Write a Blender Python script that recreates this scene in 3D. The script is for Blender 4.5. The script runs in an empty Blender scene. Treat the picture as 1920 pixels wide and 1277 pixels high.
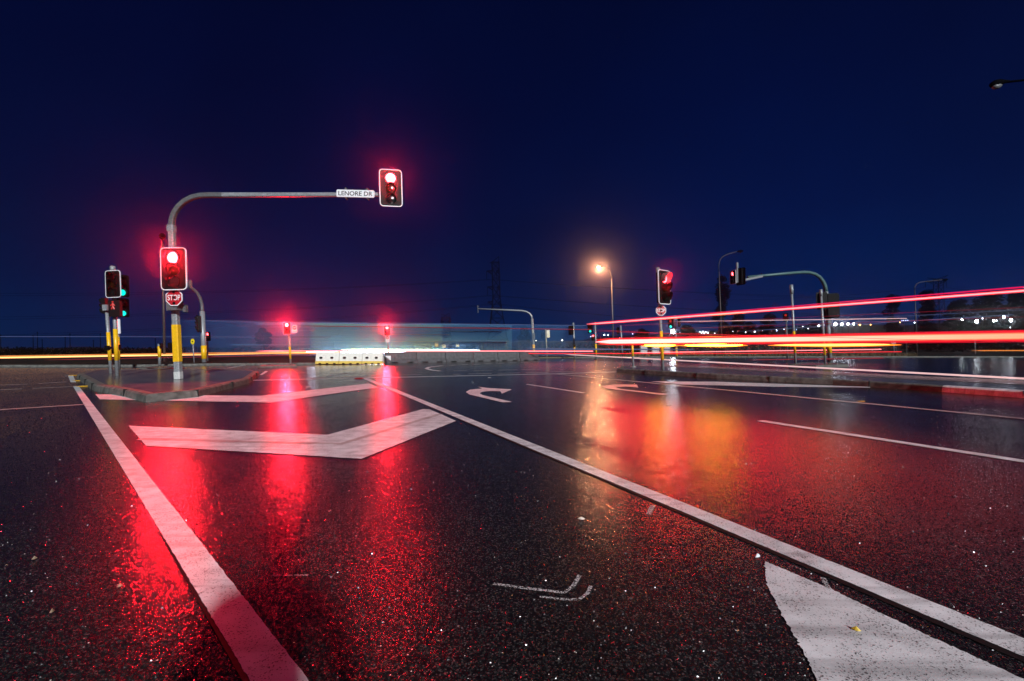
import bpy, math, random
from mathutils import Vector, Matrix
R = math.radians
C = bpy.context.scene.collection
scene = bpy.context.scene

# ------------------------------------------------------------------ camera, sky, light
F, CX, HY, H = 853.0, 960.0, 654.0, 1.0          # surveyed from the photograph (1920 wide)
cam = bpy.data.cameras.new('camera'); cam.lens = 16.0; cam.sensor_width = 36.0
cam.shift_y = 15.5 / 1920.0; cam.clip_start = 0.05; cam.clip_end = 6000
camo = bpy.data.objects.new('camera', cam); C.objects.link(camo)
camo.location = (0, 0, H); camo.rotation_euler = (R(90), 0, 0)
scene.camera = camo

SUN_DIR = Vector((-0.38, 0.84, -0.42)).normalized()   # direction the light travels
world = bpy.data.worlds.new('World'); scene.world = world; world.use_nodes = True
nt = world.node_tree; nt.nodes.clear()
def wn(t, **k):
    n = nt.nodes.new(t)
    for a, b in k.items(): setattr(n, a, b)
    return n
out = wn('ShaderNodeOutputWorld'); bg = wn('ShaderNodeBackground')
sky = wn('ShaderNodeTexSky', sky_type='NISHITA', sun_disc=False)
sky.sun_elevation = R(-2.0); sky.sun_rotation = math.atan2(-SUN_DIR.x, -SUN_DIR.y); sky.ozone_density = 6.0
sky.altitude = 50; sky.air_density = 1.0; sky.dust_density = 0.3
tc = wn('ShaderNodeTexCoord'); sep = wn('ShaderNodeSeparateXYZ')
nt.links.new(tc.outputs['Generated'], sep.inputs[0])
ramp = wn('ShaderNodeValToRGB'); cr = ramp.color_ramp
cr.elements[0].position = 0.0; cr.elements[0].color = (0.0030, 0.0230, 0.110, 1)
cr.elements[1].position = 0.75; cr.elements[1].color = (0.0000, 0.0016, 0.0165, 1)
e = cr.elements.new(0.10); e.color = (0.0004, 0.0115, 0.076, 1)
e = cr.elements.new(0.25); e.color = (0.0002, 0.0055, 0.051, 1)
e = cr.elements.new(0.45); e.color = (0.0000, 0.0030, 0.034, 1)
nt.links.new(sep.outputs['Z'], ramp.inputs['Fac'])
noi = wn('ShaderNodeTexNoise'); noi.inputs['Scale'].default_value = 2.2; noi.inputs['Detail'].default_value = 4
nt.links.new(tc.outputs['Generated'], noi.inputs['Vector'])
mr = wn('ShaderNodeMapRange'); mr.inputs['To Min'].default_value = 0.80; mr.inputs['To Max'].default_value = 1.25
mr.inputs['From Min'].default_value = 0.3; mr.inputs['From Max'].default_value = 0.7
nt.links.new(noi.outputs['Fac'], mr.inputs['Value'])
mrx = wn('ShaderNodeMapRange', interpolation_type='SMOOTHSTEP'); mrx.inputs['From Min'].default_value = -0.5; mrx.inputs['From Max'].default_value = 0.75
mrx.inputs['To Min'].default_value = 0.85; mrx.inputs['To Max'].default_value = 1.2; nt.links.new(sep.outputs['X'], mrx.inputs['Value'])
mxx = wn('ShaderNodeMath', operation='MULTIPLY'); nt.links.new(mr.outputs['Result'], mxx.inputs[0]); nt.links.new(mrx.outputs['Result'], mxx.inputs[1])
mul = wn('ShaderNodeVectorMath', operation='SCALE')
nt.links.new(ramp.outputs['Color'], mul.inputs[0]); nt.links.new(mxx.outputs[0], mul.inputs['Scale'])
scl = wn('ShaderNodeVectorMath', operation='SCALE'); scl.inputs['Scale'].default_value = 8.6
nt.links.new(mul.outputs[0], scl.inputs[0])
add = wn('ShaderNodeVectorMath', operation='ADD')
nsc = wn('ShaderNodeVectorMath', operation='MULTIPLY'); nsc.inputs[1].default_value = (0.005, 0.03, 0.12)
nt.links.new(sky.outputs[0], nsc.inputs[0])
nt.links.new(scl.outputs[0], add.inputs[0]); nt.links.new(nsc.outputs[0], add.inputs[1])
nt.links.new(add.outputs[0], bg.inputs['Color']); bg.inputs['Strength'].default_value = 0.1
nt.links.new(bg.outputs[0], out.inputs['Surface'])

sun = bpy.data.lights.new('sun', 'SUN'); sun.energy = 4.6; sun.angle = R(2.0); sun.color = (0.93, 0.97, 1.0)
so = bpy.data.objects.new('sun', sun); C.objects.link(so)
so.rotation_euler = SUN_DIR.to_track_quat('-Z', 'Y').to_euler(); so.location = (5, -8, 6)

scene.view_settings.view_transform = 'Standard'; scene.view_settings.look = 'None'
scene.view_settings.exposure = 0.0; scene.view_settings.gamma = 1.0
scene.render.engine = 'CYCLES'
cy = scene.cycles
cy.use_denoising = True; cy.denoiser = 'OPENIMAGEDENOISE'
cy.max_bounces = 5; cy.diffuse_bounces = 2; cy.glossy_bounces = 3; cy.transparent_max_bounces = 8; cy.volume_bounces = 0
cy.caustics_reflective = False; cy.caustics_refractive = False; cy.sample_clamp_indirect = 4.0
cy.use_adaptive_sampling = False

# ------------------------------------------------------------------ survey helpers
def G(px, py, z=0.0):
    """point of the level z that the photograph shows at (px, py)"""
    Y = F * (H - z) / (py - HY)
    return Vector(((px - CX) / F * Y, Y, z))
def P(px, py, Y):
    """point at distance Y that the photograph shows at (px, py)"""
    return Vector(((px - CX) / F * Y, Y, H - (py - HY) / F * Y))
def M_(px, Y): return px * Y / F          # size in metres of px photo pixels at distance Y

# ------------------------------------------------------------------ materials
MATS = {}
def new_mat(name):
    m = bpy.data.materials.new(name); m.use_nodes = True
    t = m.node_tree; b = t.nodes['Principled BSDF']
    MATS[name] = m
    return m, t, b
def nd(t, typ, **k):
    n = t.nodes.new(typ)
    for a, b in k.items(): setattr(n, a, b)
    return n
def simple(name, col, rough=0.5, metal=0.0, var=0.25, scale=14.0, bump=0.0, spec=0.5):
    m, t, b = new_mat(name)
    b.inputs['Roughness'].default_value = rough; b.inputs['Metallic'].default_value = metal
    b.inputs['Specular IOR Level'].default_value = spec
    co = nd(t, 'ShaderNodeTexCoord'); n = nd(t, 'ShaderNodeTexNoise')
    n.inputs['Scale'].default_value = scale; n.inputs['Detail'].default_value = 5
    t.links.new(co.outputs['Object'], n.inputs['Vector'])
    r = nd(t, 'ShaderNodeMapRange'); r.inputs['From Min'].default_value = 0.3; r.inputs['From Max'].default_value = 0.7
    r.inputs['To Min'].default_value = 1 - var; r.inputs['To Max'].default_value = 1 + var
    t.links.new(n.outputs['Fac'], r.inputs['Value'])
    s = nd(t, 'ShaderNodeVectorMath', operation='SCALE'); s.inputs[0].default_value = col
    t.links.new(r.outputs['Result'], s.inputs['Scale']); t.links.new(s.outputs[0], b.inputs['Base Color'])
    if bump:
        bn = nd(t, 'ShaderNodeBump'); bn.inputs['Strength'].default_value = bump; bn.inputs['Distance'].default_value = 0.01
        t.links.new(n.outputs['Fac'], bn.inputs['Height']); t.links.new(bn.outputs['Normal'], b.inputs['Normal'])
    return m
def emit(name, col, strength, base=(0.02, 0.02, 0.02), sampling='FRONT_BACK'):
    m, t, b = new_mat(name)
    b.inputs['Base Color'].default_value = (*base, 1); b.inputs['Roughness'].default_value = 0.2
    b.inputs['Emission Color'].default_value = (*col, 1); b.inputs['Emission Strength'].default_value = strength
    m.cycles.emission_sampling = sampling
    return m

simple('galv', (0.27, 0.285, 0.30), 0.42, 0.25, 0.3, 22, 0.1)
simple('galv_green_lit', (0.06, 0.12, 0.12), 0.5, 0.1, 0.3, 22)  # green signal light put into the grey mast arm's colour
simple('lamp_post', (0.055, 0.045, 0.042), 0.6, 0, 0.3, 10)
simple('galv_dark', (0.11, 0.115, 0.12), 0.5, 0.2, 0.3, 22)
simple('base_paint', (0.50, 0.51, 0.50), 0.5, 0, 0.15, 30)
simple('yellow', (0.78, 0.44, 0.010), 0.38, 0, 0.12, 20)
simple('black', (0.0035, 0.0035, 0.004), 0.55, 0, 0.2, 30, spec=0.12)
simple('white', (0.78, 0.79, 0.80), 0.4, 0, 0.08, 20)
simple('sign_red', (0.42, 0.010, 0.018), 0.4, 0, 0.12, 20)
simple('letter_black', (0.012, 0.012, 0.012), 0.5)
simple('letter_white', (0.80, 0.80, 0.80), 0.4, 0, 0.05)
simple('lens_red', (0.015, 0.001, 0.001), 0.15, 0, 0.1)
simple('lens_amber', (0.022, 0.007, 0.001), 0.15, 0, 0.1)
simple('lens_green', (0.0006, 0.008, 0.008), 0.15, 0, 0.1)
simple('concrete', (0.075, 0.075, 0.08), 0.55, 0, 0.35, 6, 0.15)
simple('kerb', (0.11, 0.11, 0.10), 0.7, 0, 0.45, 7, 0.35, spec=0.12)
simple('barrier_plastic', (0.80, 0.78, 0.70), 0.35, 0, 0.1, 8)
simple('barrier_foot', (0.72, 0.50, 0.10), 0.4, 0, 0.15, 8)
simple('cabinet', (0.42, 0.41, 0.40), 0.5, 0, 0.12, 5)
simple('steel_dark', (0.003, 0.0032, 0.004), 0.9, 0, 0.2, 3, spec=0.0)
simple('foliage', (0.0025, 0.003, 0.002), 0.7, 0, 0.5, 0.8, spec=0.0)
simple('bark', (0.014, 0.011, 0.009), 0.8, 0, 0.4, 3, spec=0.1)
simple('soil', (0.012, 0.010, 0.009), 0.9, 0, 0.5, 0.6, spec=0.1)
simple('hill', (0.006, 0.006, 0.007), 0.9, 0, 0.5, 0.02, spec=0.05)
simple('dry_grass', (0.10, 0.075, 0.045), 0.8, 0, 0.5, 1.5, spec=0.1)
simple('wire', (0.003, 0.003, 0.004), 0.9, spec=0.0)
simple('sign_yellow', (0.70, 0.55, 0.01), 0.4)
simple('leaf_yellow', (0.65, 0.42, 0.03), 0.5, 0, 0.3, 60)
simple('litter', (0.55, 0.50, 0.45), 0.6, 0, 0.3, 60)
simple('bark_litter', (0.22, 0.15, 0.09), 0.6, 0, 0.3, 60)
simple('clothes', (0.03, 0.032, 0.04), 0.7)
simple('cowl_lit_grey', (0.10, 0.09, 0.09), 0.5)  # black cowl made greyer so its lit inside looks brighter
simple('wet_stone', (0.014, 0.013, 0.013), 0.16, 0, 0.8, 60)
simple('stud', (0.75, 0.42, 0.03), 0.25)
simple('dull_black', (0.006, 0.006, 0.006), 0.62, 0, 0.3, 40, 0.2, spec=0.25)

def asphalt():
    m, t, b = new_mat('asphalt')
    co = nd(t, 'ShaderNodeTexCoord')
    v = nd(t, 'ShaderNodeTexVoronoi'); v.inputs['Scale'].default_value = 190.0
    n1 = nd(t, 'ShaderNodeTexNoise'); n1.inputs['Scale'].default_value = 230.0; n1.inputs['Detail'].default_value = 3
    n2 = nd(t, 'ShaderNodeTexNoise'); n2.inputs['Scale'].default_value = 0.55; n2.inputs['Detail'].default_value = 5
    n3 = nd(t, 'ShaderNodeTexNoise'); n3.inputs['Scale'].default_value = 9.0; n3.inputs['Detail'].default_value = 4
    for n in (v, n1, n3): t.links.new(co.outputs['Object'], n.inputs['Vector'])
    mp = nd(t, 'ShaderNodeMapping'); mp.inputs['Rotation'].default_value = (0, 0, R(-32)); mp.inputs['Scale'].default_value = (2.2, 0.5, 1.0)
    t.links.new(co.outputs['Object'], mp.inputs['Vector']); t.links.new(mp.outputs['Vector'], n2.inputs['Vector'])   # worn along the wheel tracks
    # base colour: dark binder with paler chips here and there
    cr = nd(t, 'ShaderNodeValToRGB')
    cr.color_ramp.elements[0].position = 0.0; cr.color_ramp.elements[0].color = (0.004, 0.004, 0.0045, 1)
    cr.color_ramp.elements[1].position = 1.0; cr.color_ramp.elements[1].color = (0.085, 0.082, 0.08, 1)
    e = cr.color_ramp.elements.new(0.80); e.color = (0.008, 0.008, 0.0085, 1)
    sc = nd(t, 'ShaderNodeSeparateColor'); t.links.new(v.outputs['Color'], sc.inputs[0])
    t.links.new(sc.outputs[0], cr.inputs['Fac'])
    mulc = nd(t, 'ShaderNodeVectorMath', operation='SCALE')
    r2 = nd(t, 'ShaderNodeMapRange'); r2.inputs['From Min'].default_value = 0.3; r2.inputs['From Max'].default_value = 0.7
    r2.inputs['To Min'].default_value = 0.5; r2.inputs['To Max'].default_value = 1.6
    t.links.new(n2.outputs['Fac'], r2.inputs['Value'])
    t.links.new(cr.outputs['Color'], mulc.inputs[0]); t.links.new(r2.outputs['Result'], mulc.inputs['Scale'])
    t.links.new(mulc.outputs[0], b.inputs['Base Color'])
    # wetness: rough damp stone under a smooth water film that is thicker in patches
    ad = nd(t, 'ShaderNodeMath', operation='ADD'); t.links.new(n2.outputs['Fac'], ad.inputs[0])
    m3 = nd(t, 'ShaderNodeMath', operation='MULTIPLY'); m3.inputs[1].default_value = 0.6
    t.links.new(n3.outputs['Fac'], m3.inputs[0]); t.links.new(m3.outputs[0], ad.inputs[1])
    rr = nd(t, 'ShaderNodeMapRange'); rr.inputs['From Min'].default_value = 0.55; rr.inputs['From Max'].default_value = 1.05
    rr.inputs['To Min'].default_value = 0.05; rr.inputs['To Max'].default_value = 0.19
    t.links.new(ad.outputs[0], rr.inputs['Value']); t.links.new(rr.outputs['Result'], b.inputs['Coat Roughness'])
    b.inputs['Coat Weight'].default_value = 0.75; b.inputs['Coat IOR'].default_value = 1.33
    b.inputs['Roughness'].default_value = 0.25; b.inputs['Specular IOR Level'].default_value = 0.03
    # grain
    h = nd(t, 'ShaderNodeMath', operation='ADD')
    mv = nd(t, 'ShaderNodeMath', operation='MULTIPLY'); mv.inputs[1].default_value = -1.0
    t.links.new(v.outputs['Distance'], mv.inputs[0])
    mn = nd(t, 'ShaderNodeMath', operation='MULTIPLY'); mn.inputs[1].default_value = 0.8
    t.links.new(n1.outputs['Fac'], mn.inputs[0])
    t.links.new(mv.outputs[0], h.inputs[0]); t.links.new(mn.outputs[0], h.inputs[1])
    v5 = nd(t, 'ShaderNodeTexVoronoi'); v5.inputs['Scale'].default_value = 42.0; t.links.new(co.outputs['Object'], v5.inputs['Vector'])
    def chain(d1, d5, d2):
        bn = nd(t, 'ShaderNodeBump'); bn.inputs['Strength'].default_value = 0.5; bn.inputs['Distance'].default_value = d1
        t.links.new(h.outputs[0], bn.inputs['Height'])
        b5 = nd(t, 'ShaderNodeBump'); b5.inputs['Strength'].default_value = 0.5; b5.inputs['Distance'].default_value = d5; b5.invert = True
        t.links.new(v5.outputs['Distance'], b5.inputs['Height']); t.links.new(bn.outputs['Normal'], b5.inputs['Normal'])
        b2 = nd(t, 'ShaderNodeBump'); b2.inputs['Strength'].default_value = 0.45; b2.inputs['Distance'].default_value = d2
        t.links.new(n3.outputs['Fac'], b2.inputs['Height']); t.links.new(b5.outputs['Normal'], b2.inputs['Normal'])
        return b2.outputs['Normal']
    t.links.new(chain(0.0022, 0.0022, 0.003), b.inputs['Normal'])
    t.links.new(chain(0.0009, 0.0014, 0.009), b.inputs['Coat Normal'])
    return m
asphalt()

def paint(name, hi, lo, wear=0.62, rough=0.42):
    m, t, b = new_mat(name)
    co = nd(t, 'ShaderNodeTexCoord')
    n1 = nd(t, 'ShaderNodeTexNoise'); n1.inputs['Scale'].default_value = 150.0; n1.inputs['Detail'].default_value = 3
    n2 = nd(t, 'ShaderNodeTexNoise'); n2.inputs['Scale'].default_value = 7.0; n2.inputs['Detail'].default_value = 5
    n3 = nd(t, 'ShaderNodeTexNoise'); n3.inputs['Scale'].default_value = 1.3; n3.inputs['Detail'].default_value = 4
    for n in (n1, n2, n3): t.links.new(co.outputs['Object'], n.inputs['Vector'])
    cr = nd(t, 'ShaderNodeValToRGB')
    cr.color_ramp.elements[0].position = wear; cr.color_ramp.elements[0].color = (*hi, 1)
    cr.color_ramp.elements[1].position = min(0.99, wear + 0.05); cr.color_ramp.elements[1].color = (*lo, 1)
    wa = nd(t, 'ShaderNodeMath', operation='MULTIPLY_ADD'); wa.inputs[1].default_value = 0.30; wa.inputs[2].default_value = -0.15
    t.links.new(n2.outputs['Fac'], wa.inputs[0]); wb = nd(t, 'ShaderNodeMath', operation='ADD')
    t.links.new(n1.outputs['Fac'], wb.inputs[0]); t.links.new(wa.outputs[0], wb.inputs[1]); t.links.new(wb.outputs[0], cr.inputs['Fac'])
    mx = nd(t, 'ShaderNodeMath', operation='MULTIPLY')
    r = nd(t, 'ShaderNodeMapRange'); r.inputs['From Min'].default_value = 0.3; r.inputs['From Max'].default_value = 0.75
    r.inputs['To Min'].default_value = 1.12; r.inputs['To Max'].default_value = 0.75
    t.links.new(n2.outputs['Fac'], r.inputs['Value'])
    r3 = nd(t, 'ShaderNodeMapRange'); r3.inputs['From Min'].default_value = 0.3; r3.inputs['From Max'].default_value = 0.7
    r3.inputs['To Min'].default_value = 1.1; r3.inputs['To Max'].default_value = 0.8
    t.links.new(n3.outputs['Fac'], r3.inputs['Value'])
    t.links.new(r.outputs['Result'], mx.inputs[0]); t.links.new(r3.outputs['Result'], mx.inputs[1])
    mp = nd(t, 'ShaderNodeMapping'); mp.inputs['Rotation'].default_value = (0, 0, R(28)); mp.inputs['Scale'].default_value = (0.5, 7.0, 1.0)
    n4 = nd(t, 'ShaderNodeTexNoise'); n4.inputs['Scale'].default_value = 1.6; n4.inputs['Detail'].default_value = 6
    t.links.new(co.outputs['Object'], mp.inputs['Vector']); t.links.new(mp.outputs['Vector'], n4.inputs['Vector'])
    r4 = nd(t, 'ShaderNodeMapRange'); r4.inputs['From Min'].default_value = 0.50; r4.inputs['From Max'].default_value = 0.68
    r4.inputs['To Min'].default_value = 1.0; r4.inputs['To Max'].default_value = 0.62; t.links.new(n4.outputs['Fac'], r4.inputs['Value'])
    m4 = nd(t, 'ShaderNodeMath', operation='MULTIPLY'); t.links.new(mx.outputs[0], m4.inputs[0]); t.links.new(r4.outputs['Result'], m4.inputs[1])
    s = nd(t, 'ShaderNodeVectorMath', operation='SCALE')
    t.links.new(cr.outputs['Color'], s.inputs[0]); t.links.new(m4.outputs[0], s.inputs['Scale'])
    t.links.new(s.outputs[0], b.inputs['Base Color'])
    b.inputs['Roughness'].default_value = rough
    bn = nd(t, 'ShaderNodeBump'); bn.inputs['Strength'].default_value = 0.5; bn.inputs['Distance'].default_value = 0.002
    t.links.new(n1.outputs['Fac'], bn.inputs['Height']); t.links.new(bn.outputs['Normal'], b.inputs['Normal'])
    return m
paint('marking', (0.80, 0.81, 0.82), (0.10, 0.10, 0.10), 0.60, 0.33)
paint('marking_old', (0.50, 0.50, 0.49), (0.08, 0.08, 0.08), 0.56)
def spray_paint_and_blur():
    m, t, b = new_mat('spray_paint_and_blur')
    co = nd(t, 'ShaderNodeTexCoord'); n = nd(t, 'ShaderNodeTexNoise')
    n.inputs['Scale'].default_value = 140; n.inputs['Detail'].default_value = 3
    t.links.new(co.outputs['Object'], n.inputs['Vector'])
    cr = nd(t, 'ShaderNodeValToRGB'); cr.color_ramp.elements[0].position = 0.42; cr.color_ramp.elements[1].position = 0.60
    t.links.new(n.outputs['Fac'], cr.inputs['Fac'])
    b.inputs['Base Color'].default_value = (0.6, 0.6, 0.6, 1)
    t.links.new(cr.outputs['Color'], b.inputs['Alpha'])
spray_paint_and_blur()

emit('glow_red', (1.0, 0.06, 0.07), 18.0, sampling='NONE')
emit('glow_red_mid', (1.0, 0.06, 0.07), 40.0, sampling='NONE')
emit('glow_red_small', (1.0, 0.05, 0.06), 14.0, sampling='NONE')
emit('glow_red_dim', (1.0, 0.03, 0.02), 0.55, sampling='NONE')
emit('glow_green', (0.0, 0.75, 0.60), 1.5, sampling='NONE')
emit('lamp_sodium', (1.0, 0.50, 0.24), 120.0, sampling='NONE')
emit('flood_white', (0.80, 0.90, 1.0), 30.0, sampling='NONE')
emit('flood_bright', (0.80, 0.90, 1.0), 60.0, sampling='NONE')
emit('flood_dim', (0.80, 0.88, 1.0), 8.0, sampling='NONE')
emit('flood_blue', (0.45, 0.6, 1.0), 6.0, sampling='NONE')
emit('flood_warm', (1.0, 0.50, 0.15), 10.0, sampling='NONE')
def lamp_light(parent, pos, aim, col, watts, radius=0.12, angle=150, name='bulb'):
    l = bpy.data.lights.new(name, 'SPOT'); l.energy = watts; l.color = col; l.shadow_soft_size = radius
    l.spot_size = R(angle); l.spot_blend = 0.5
    o = bpy.data.objects.new(name, l); C.objects.link(o)
    q = parent
    while q.parent is not None: q = q.parent
    o.location = Vector(pos) - Vector(q['_o']); o.rotation_euler = Vector(aim).to_track_quat('-Z', 'Y').to_euler(); o.parent = parent
    return o

# ------------------------------------------------------------------ mesh helpers
class MB:
    def __init__(s): s.v = []; s.f = []
    def add(s, vs, fs):
        o = len(s.v); s.v += [Vector(v) for v in vs]; s.f += [tuple(i + o for i in f) for f in fs]
        return s
    def box(s, c, size, M=None):
        x, y, z = (a / 2 for a in size); c = Vector(c)
        vs = [Vector((sx * x, sy * y, sz * z)) + c for sx in (-1, 1) for sy in (-1, 1) for sz in (-1, 1)]
        if M is not None: vs = [M @ v for v in vs]
        return s.add(vs, [(0, 1, 3, 2), (4, 6, 7, 5), (0, 4, 5, 1), (2, 3, 7, 6), (0, 2, 6, 4), (1, 5, 7, 3)])
    def tube(s, pts, r, n=8, cap=True, square=False, up=None):
        pts = [Vector(p) for p in pts]; rs = r if isinstance(r, (list, tuple)) else [r] * len(pts)
        t0 = (pts[1] - pts[0]).normalized()
        ref = Vector(up) if up else (Vector((0, 1, 0)) if abs(t0.y) < 0.9 else Vector((0, 0, 1)))
        u = (ref - t0 * ref.dot(t0)).normalized(); rings = []
        for i, p in enumerate(pts):
            if i == 0: t = t0
            elif i == len(pts) - 1: t = (pts[i] - pts[i - 1]).normalized()
            else: t = ((pts[i + 1] - pts[i]).normalized() + (pts[i] - pts[i - 1]).normalized()).normalized()
            u = (u - t * u.dot(t)).normalized(); w = t.cross(u)
            ring = []
            if square:
                k = 0.72
                sec = [(1, k), (k, 1), (-k, 1), (-1, k), (-1, -k), (-k, -1), (k, -1), (1, -k)]
                for a, b in sec: ring.append(p + u * a * rs[i] + w * b * rs[i])
            else:
                for k in range(n):
                    a = 2 * math.pi * k / n
                    ring.append(p + u * math.cos(a) * rs[i] + w * math.sin(a) * rs[i])
            rings.append(ring)
        m = len(rings[0]); vs = [v for g in rings for v in g]; fs = []
        for i in range(len(rings) - 1):
            for k in range(m):
                fs.append((i * m + k, i * m + (k + 1) % m, (i + 1) * m + (k + 1) % m, (i + 1) * m + k))
        if cap:
            fs.append(tuple(range(m - 1, -1, -1))); fs.append(tuple((len(rings) - 1) * m + k for k in range(m)))
        return s.add(vs, fs)
    def prism(s, poly, y0, y1, M):
        """polygon in the local xz plane, extruded along local y"""
        n = len(poly)
        vs = [M @ Vector((x, y0, z)) for x, z in poly] + [M @ Vector((x, y1, z)) for x, z in poly]
        fs = [tuple(range(n)), tuple(range(2 * n - 1, n - 1, -1))] + [(i, i + n, (i + 1) % n + n, (i + 1) % n) for i in range(n)]
        return s.add(vs, fs)
    def build(s, name, mat, parent=None, origin=None, smooth=False):
        base = Vector((0, 0, 0))
        if parent is not None:
            q = parent
            while q.parent is not None: q = q.parent
            base = Vector(q['_o'])
        elif origin is not None: base = Vector(origin)
        me = bpy.data.meshes.new(name)
        me.from_pydata([tuple(v - base) for v in s.v], [], s.f); me.update()
        if smooth:
            for p in me.polygons: p.use_smooth = True
        me.materials.append(MATS[mat])
        o = bpy.data.objects.new(name, me); C.objects.link(o)
        if parent is not None: o.parent = parent
        elif origin is not None: o.location = base
        return o
def tag(o, label, cat, group=None, kind=None):
    o['label'] = label; o['category'] = cat
    if group: o['group'] = group
    if kind: o['kind'] = kind
    return o
def thing(name, label, cat, loc, group=None):
    o = bpy.data.objects.new(name, None); C.objects.link(o); o.location = loc; o['_o'] = tuple(loc)
    o.empty_display_size = 0.2
    return tag(o, label, cat, group)
def struct(o, label=None, cat=None):
    o['kind'] = 'structure'
    if label: o['label'] = label
    if cat: o['category'] = cat
    return o
def rrect(w, h, r, n=4):
    pts = []
    for cx, cz, a0 in ((w / 2 - r, h / 2 - r, 0), (-w / 2 + r, h / 2 - r, 90), (-w / 2 + r, -h / 2 + r, 180), (w / 2 - r, -h / 2 + r, 270)):
        for k in range(n + 1):
            a = R(a0 + 90 * k / n); pts.append((cx + r * math.cos(a), cz + r * math.sin(a)))
    return pts
def frame(c, yaw=0.0, lean=2.4, roll=0.0):
    """local frame: x right, z up, -y towards the viewer; yaw turns the face to the viewer's right"""
    return Matrix.Translation(Vector(c)) @ Matrix.Rotation(R(-lean), 4, 'Y') @ Matrix.Rotation(R(yaw), 4, 'Z') @ Matrix.Rotation(R(roll), 4, 'Y')
def text(name, s, height, M, mat, parent, width=None, y=-0.004):
    cu = bpy.data.curves.new(name, 'FONT'); cu.body = s; cu.align_x = 'CENTER'; cu.align_y = 'CENTER'; cu.size = 1.0; cu.offset = 0.012
    tmp = bpy.data.objects.new('tmp', cu); C.objects.link(tmp)
    dg = bpy.context.evaluated_depsgraph_get(); dg.update()
    me = bpy.data.meshes.new_from_object(tmp.evaluated_get(dg))
    bpy.data.objects.remove(tmp)
    xs = [v.co.x for v in me.vertices]; ys = [v.co.y for v in me.vertices]
    cx, cyy = (min(xs) + max(xs)) / 2, (min(ys) + max(ys)) / 2
    k = height / (max(ys) - min(ys)); kx = k if width is None else width / (max(xs) - min(xs))
    b = MB(); b.add([M @ Vector(((v.co.x - cx) * kx, y, (v.co.y - cyy) * k)) for v in me.vertices], [tuple(p.vertices) for p in me.polygons])
    bpy.data.meshes.remove(me)
    return b.build(name, mat, parent)

# ------------------------------------------------------------------ ground and roads
def sheet(name, pts, mat, label, cat, z=None):
    b = MB(); b.add([Vector((p[0], p[1], p[2] if z is None else z)) for p in pts], [tuple(range(len(pts)))])
    o = b.build(name, mat)
    if o.data.polygons[0].normal.z < 0: o.data.flip_normals()
    return struct(o, label, cat)
def big_ground():
    b = MB(); n = 24
    xs = [math.copysign(abs(-1 + 2 * i / n) ** 1.8, i - n / 2) * 620 for i in range(n + 1)]
    ys = [-45 + 385 * j / n for j in range(n + 1)]
    vs = [Vector((x, y, -0.03)) for y in ys for x in xs]
    fs = [(j * (n + 1) + i, j * (n + 1) + i + 1, (j + 1) * (n + 1) + i + 1, (j + 1) * (n + 1) + i) for j in range(n) for i in range(n)]
    b.add(vs, fs); return b.build('ground', 'soil')
struct(big_ground(), 'dark bare open ground reaching to the horizon', 'ground')
far_edge = [G(-900, 689), G(0, 688.5), G(250, 688), G(400, 685), G(600, 683.5), G(1000, 671.5), G(1300, 670), G(1920, 670), G(2700, 671)]
road = [(-40, -12, 0), (40, -12, 0)] + [tuple(p) for p in reversed(far_edge)]
sheet('road', road, 'asphalt', 'wet dark asphalt of the wide road intersection', 'road', 0.0)
# raised verge behind the far kerb
def verge():
    b = MB(); n = len(far_edge)
    back = [Vector((p.x * 1.7, p.y * 1.9 + 20, 0.1)) for p in far_edge]
    kt = [Vector((p.x, p.y + 0.16, 0.115)) for p in far_edge]
    b.add(kt + back, [(i, i + 1, n + i + 1, n + i) for i in range(n - 1)])
    struct(b.build('verge', 'soil'), 'dark muddy verge behind the far kerb', 'verge')
    k = MB(); A = [Vector((p.x, p.y, -0.01)) for p in far_edge]; B = [Vector((p.x, p.y + 0.05, 0.12)) for p in far_edge]; D = [Vector((p.x, p.y + 0.22, 0.12)) for p in far_edge]
    k.add(A + B + D, [(i, i + 1, n + i + 1, n + i) for i in range(n - 1)] + [(n + i, n + i + 1, 2 * n + i + 1, 2 * n + i) for i in range(n - 1)])
    struct(k.build('kerb', 'kerb'), 'long low concrete kerb along the far side of the road', 'kerb')
verge()

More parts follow.
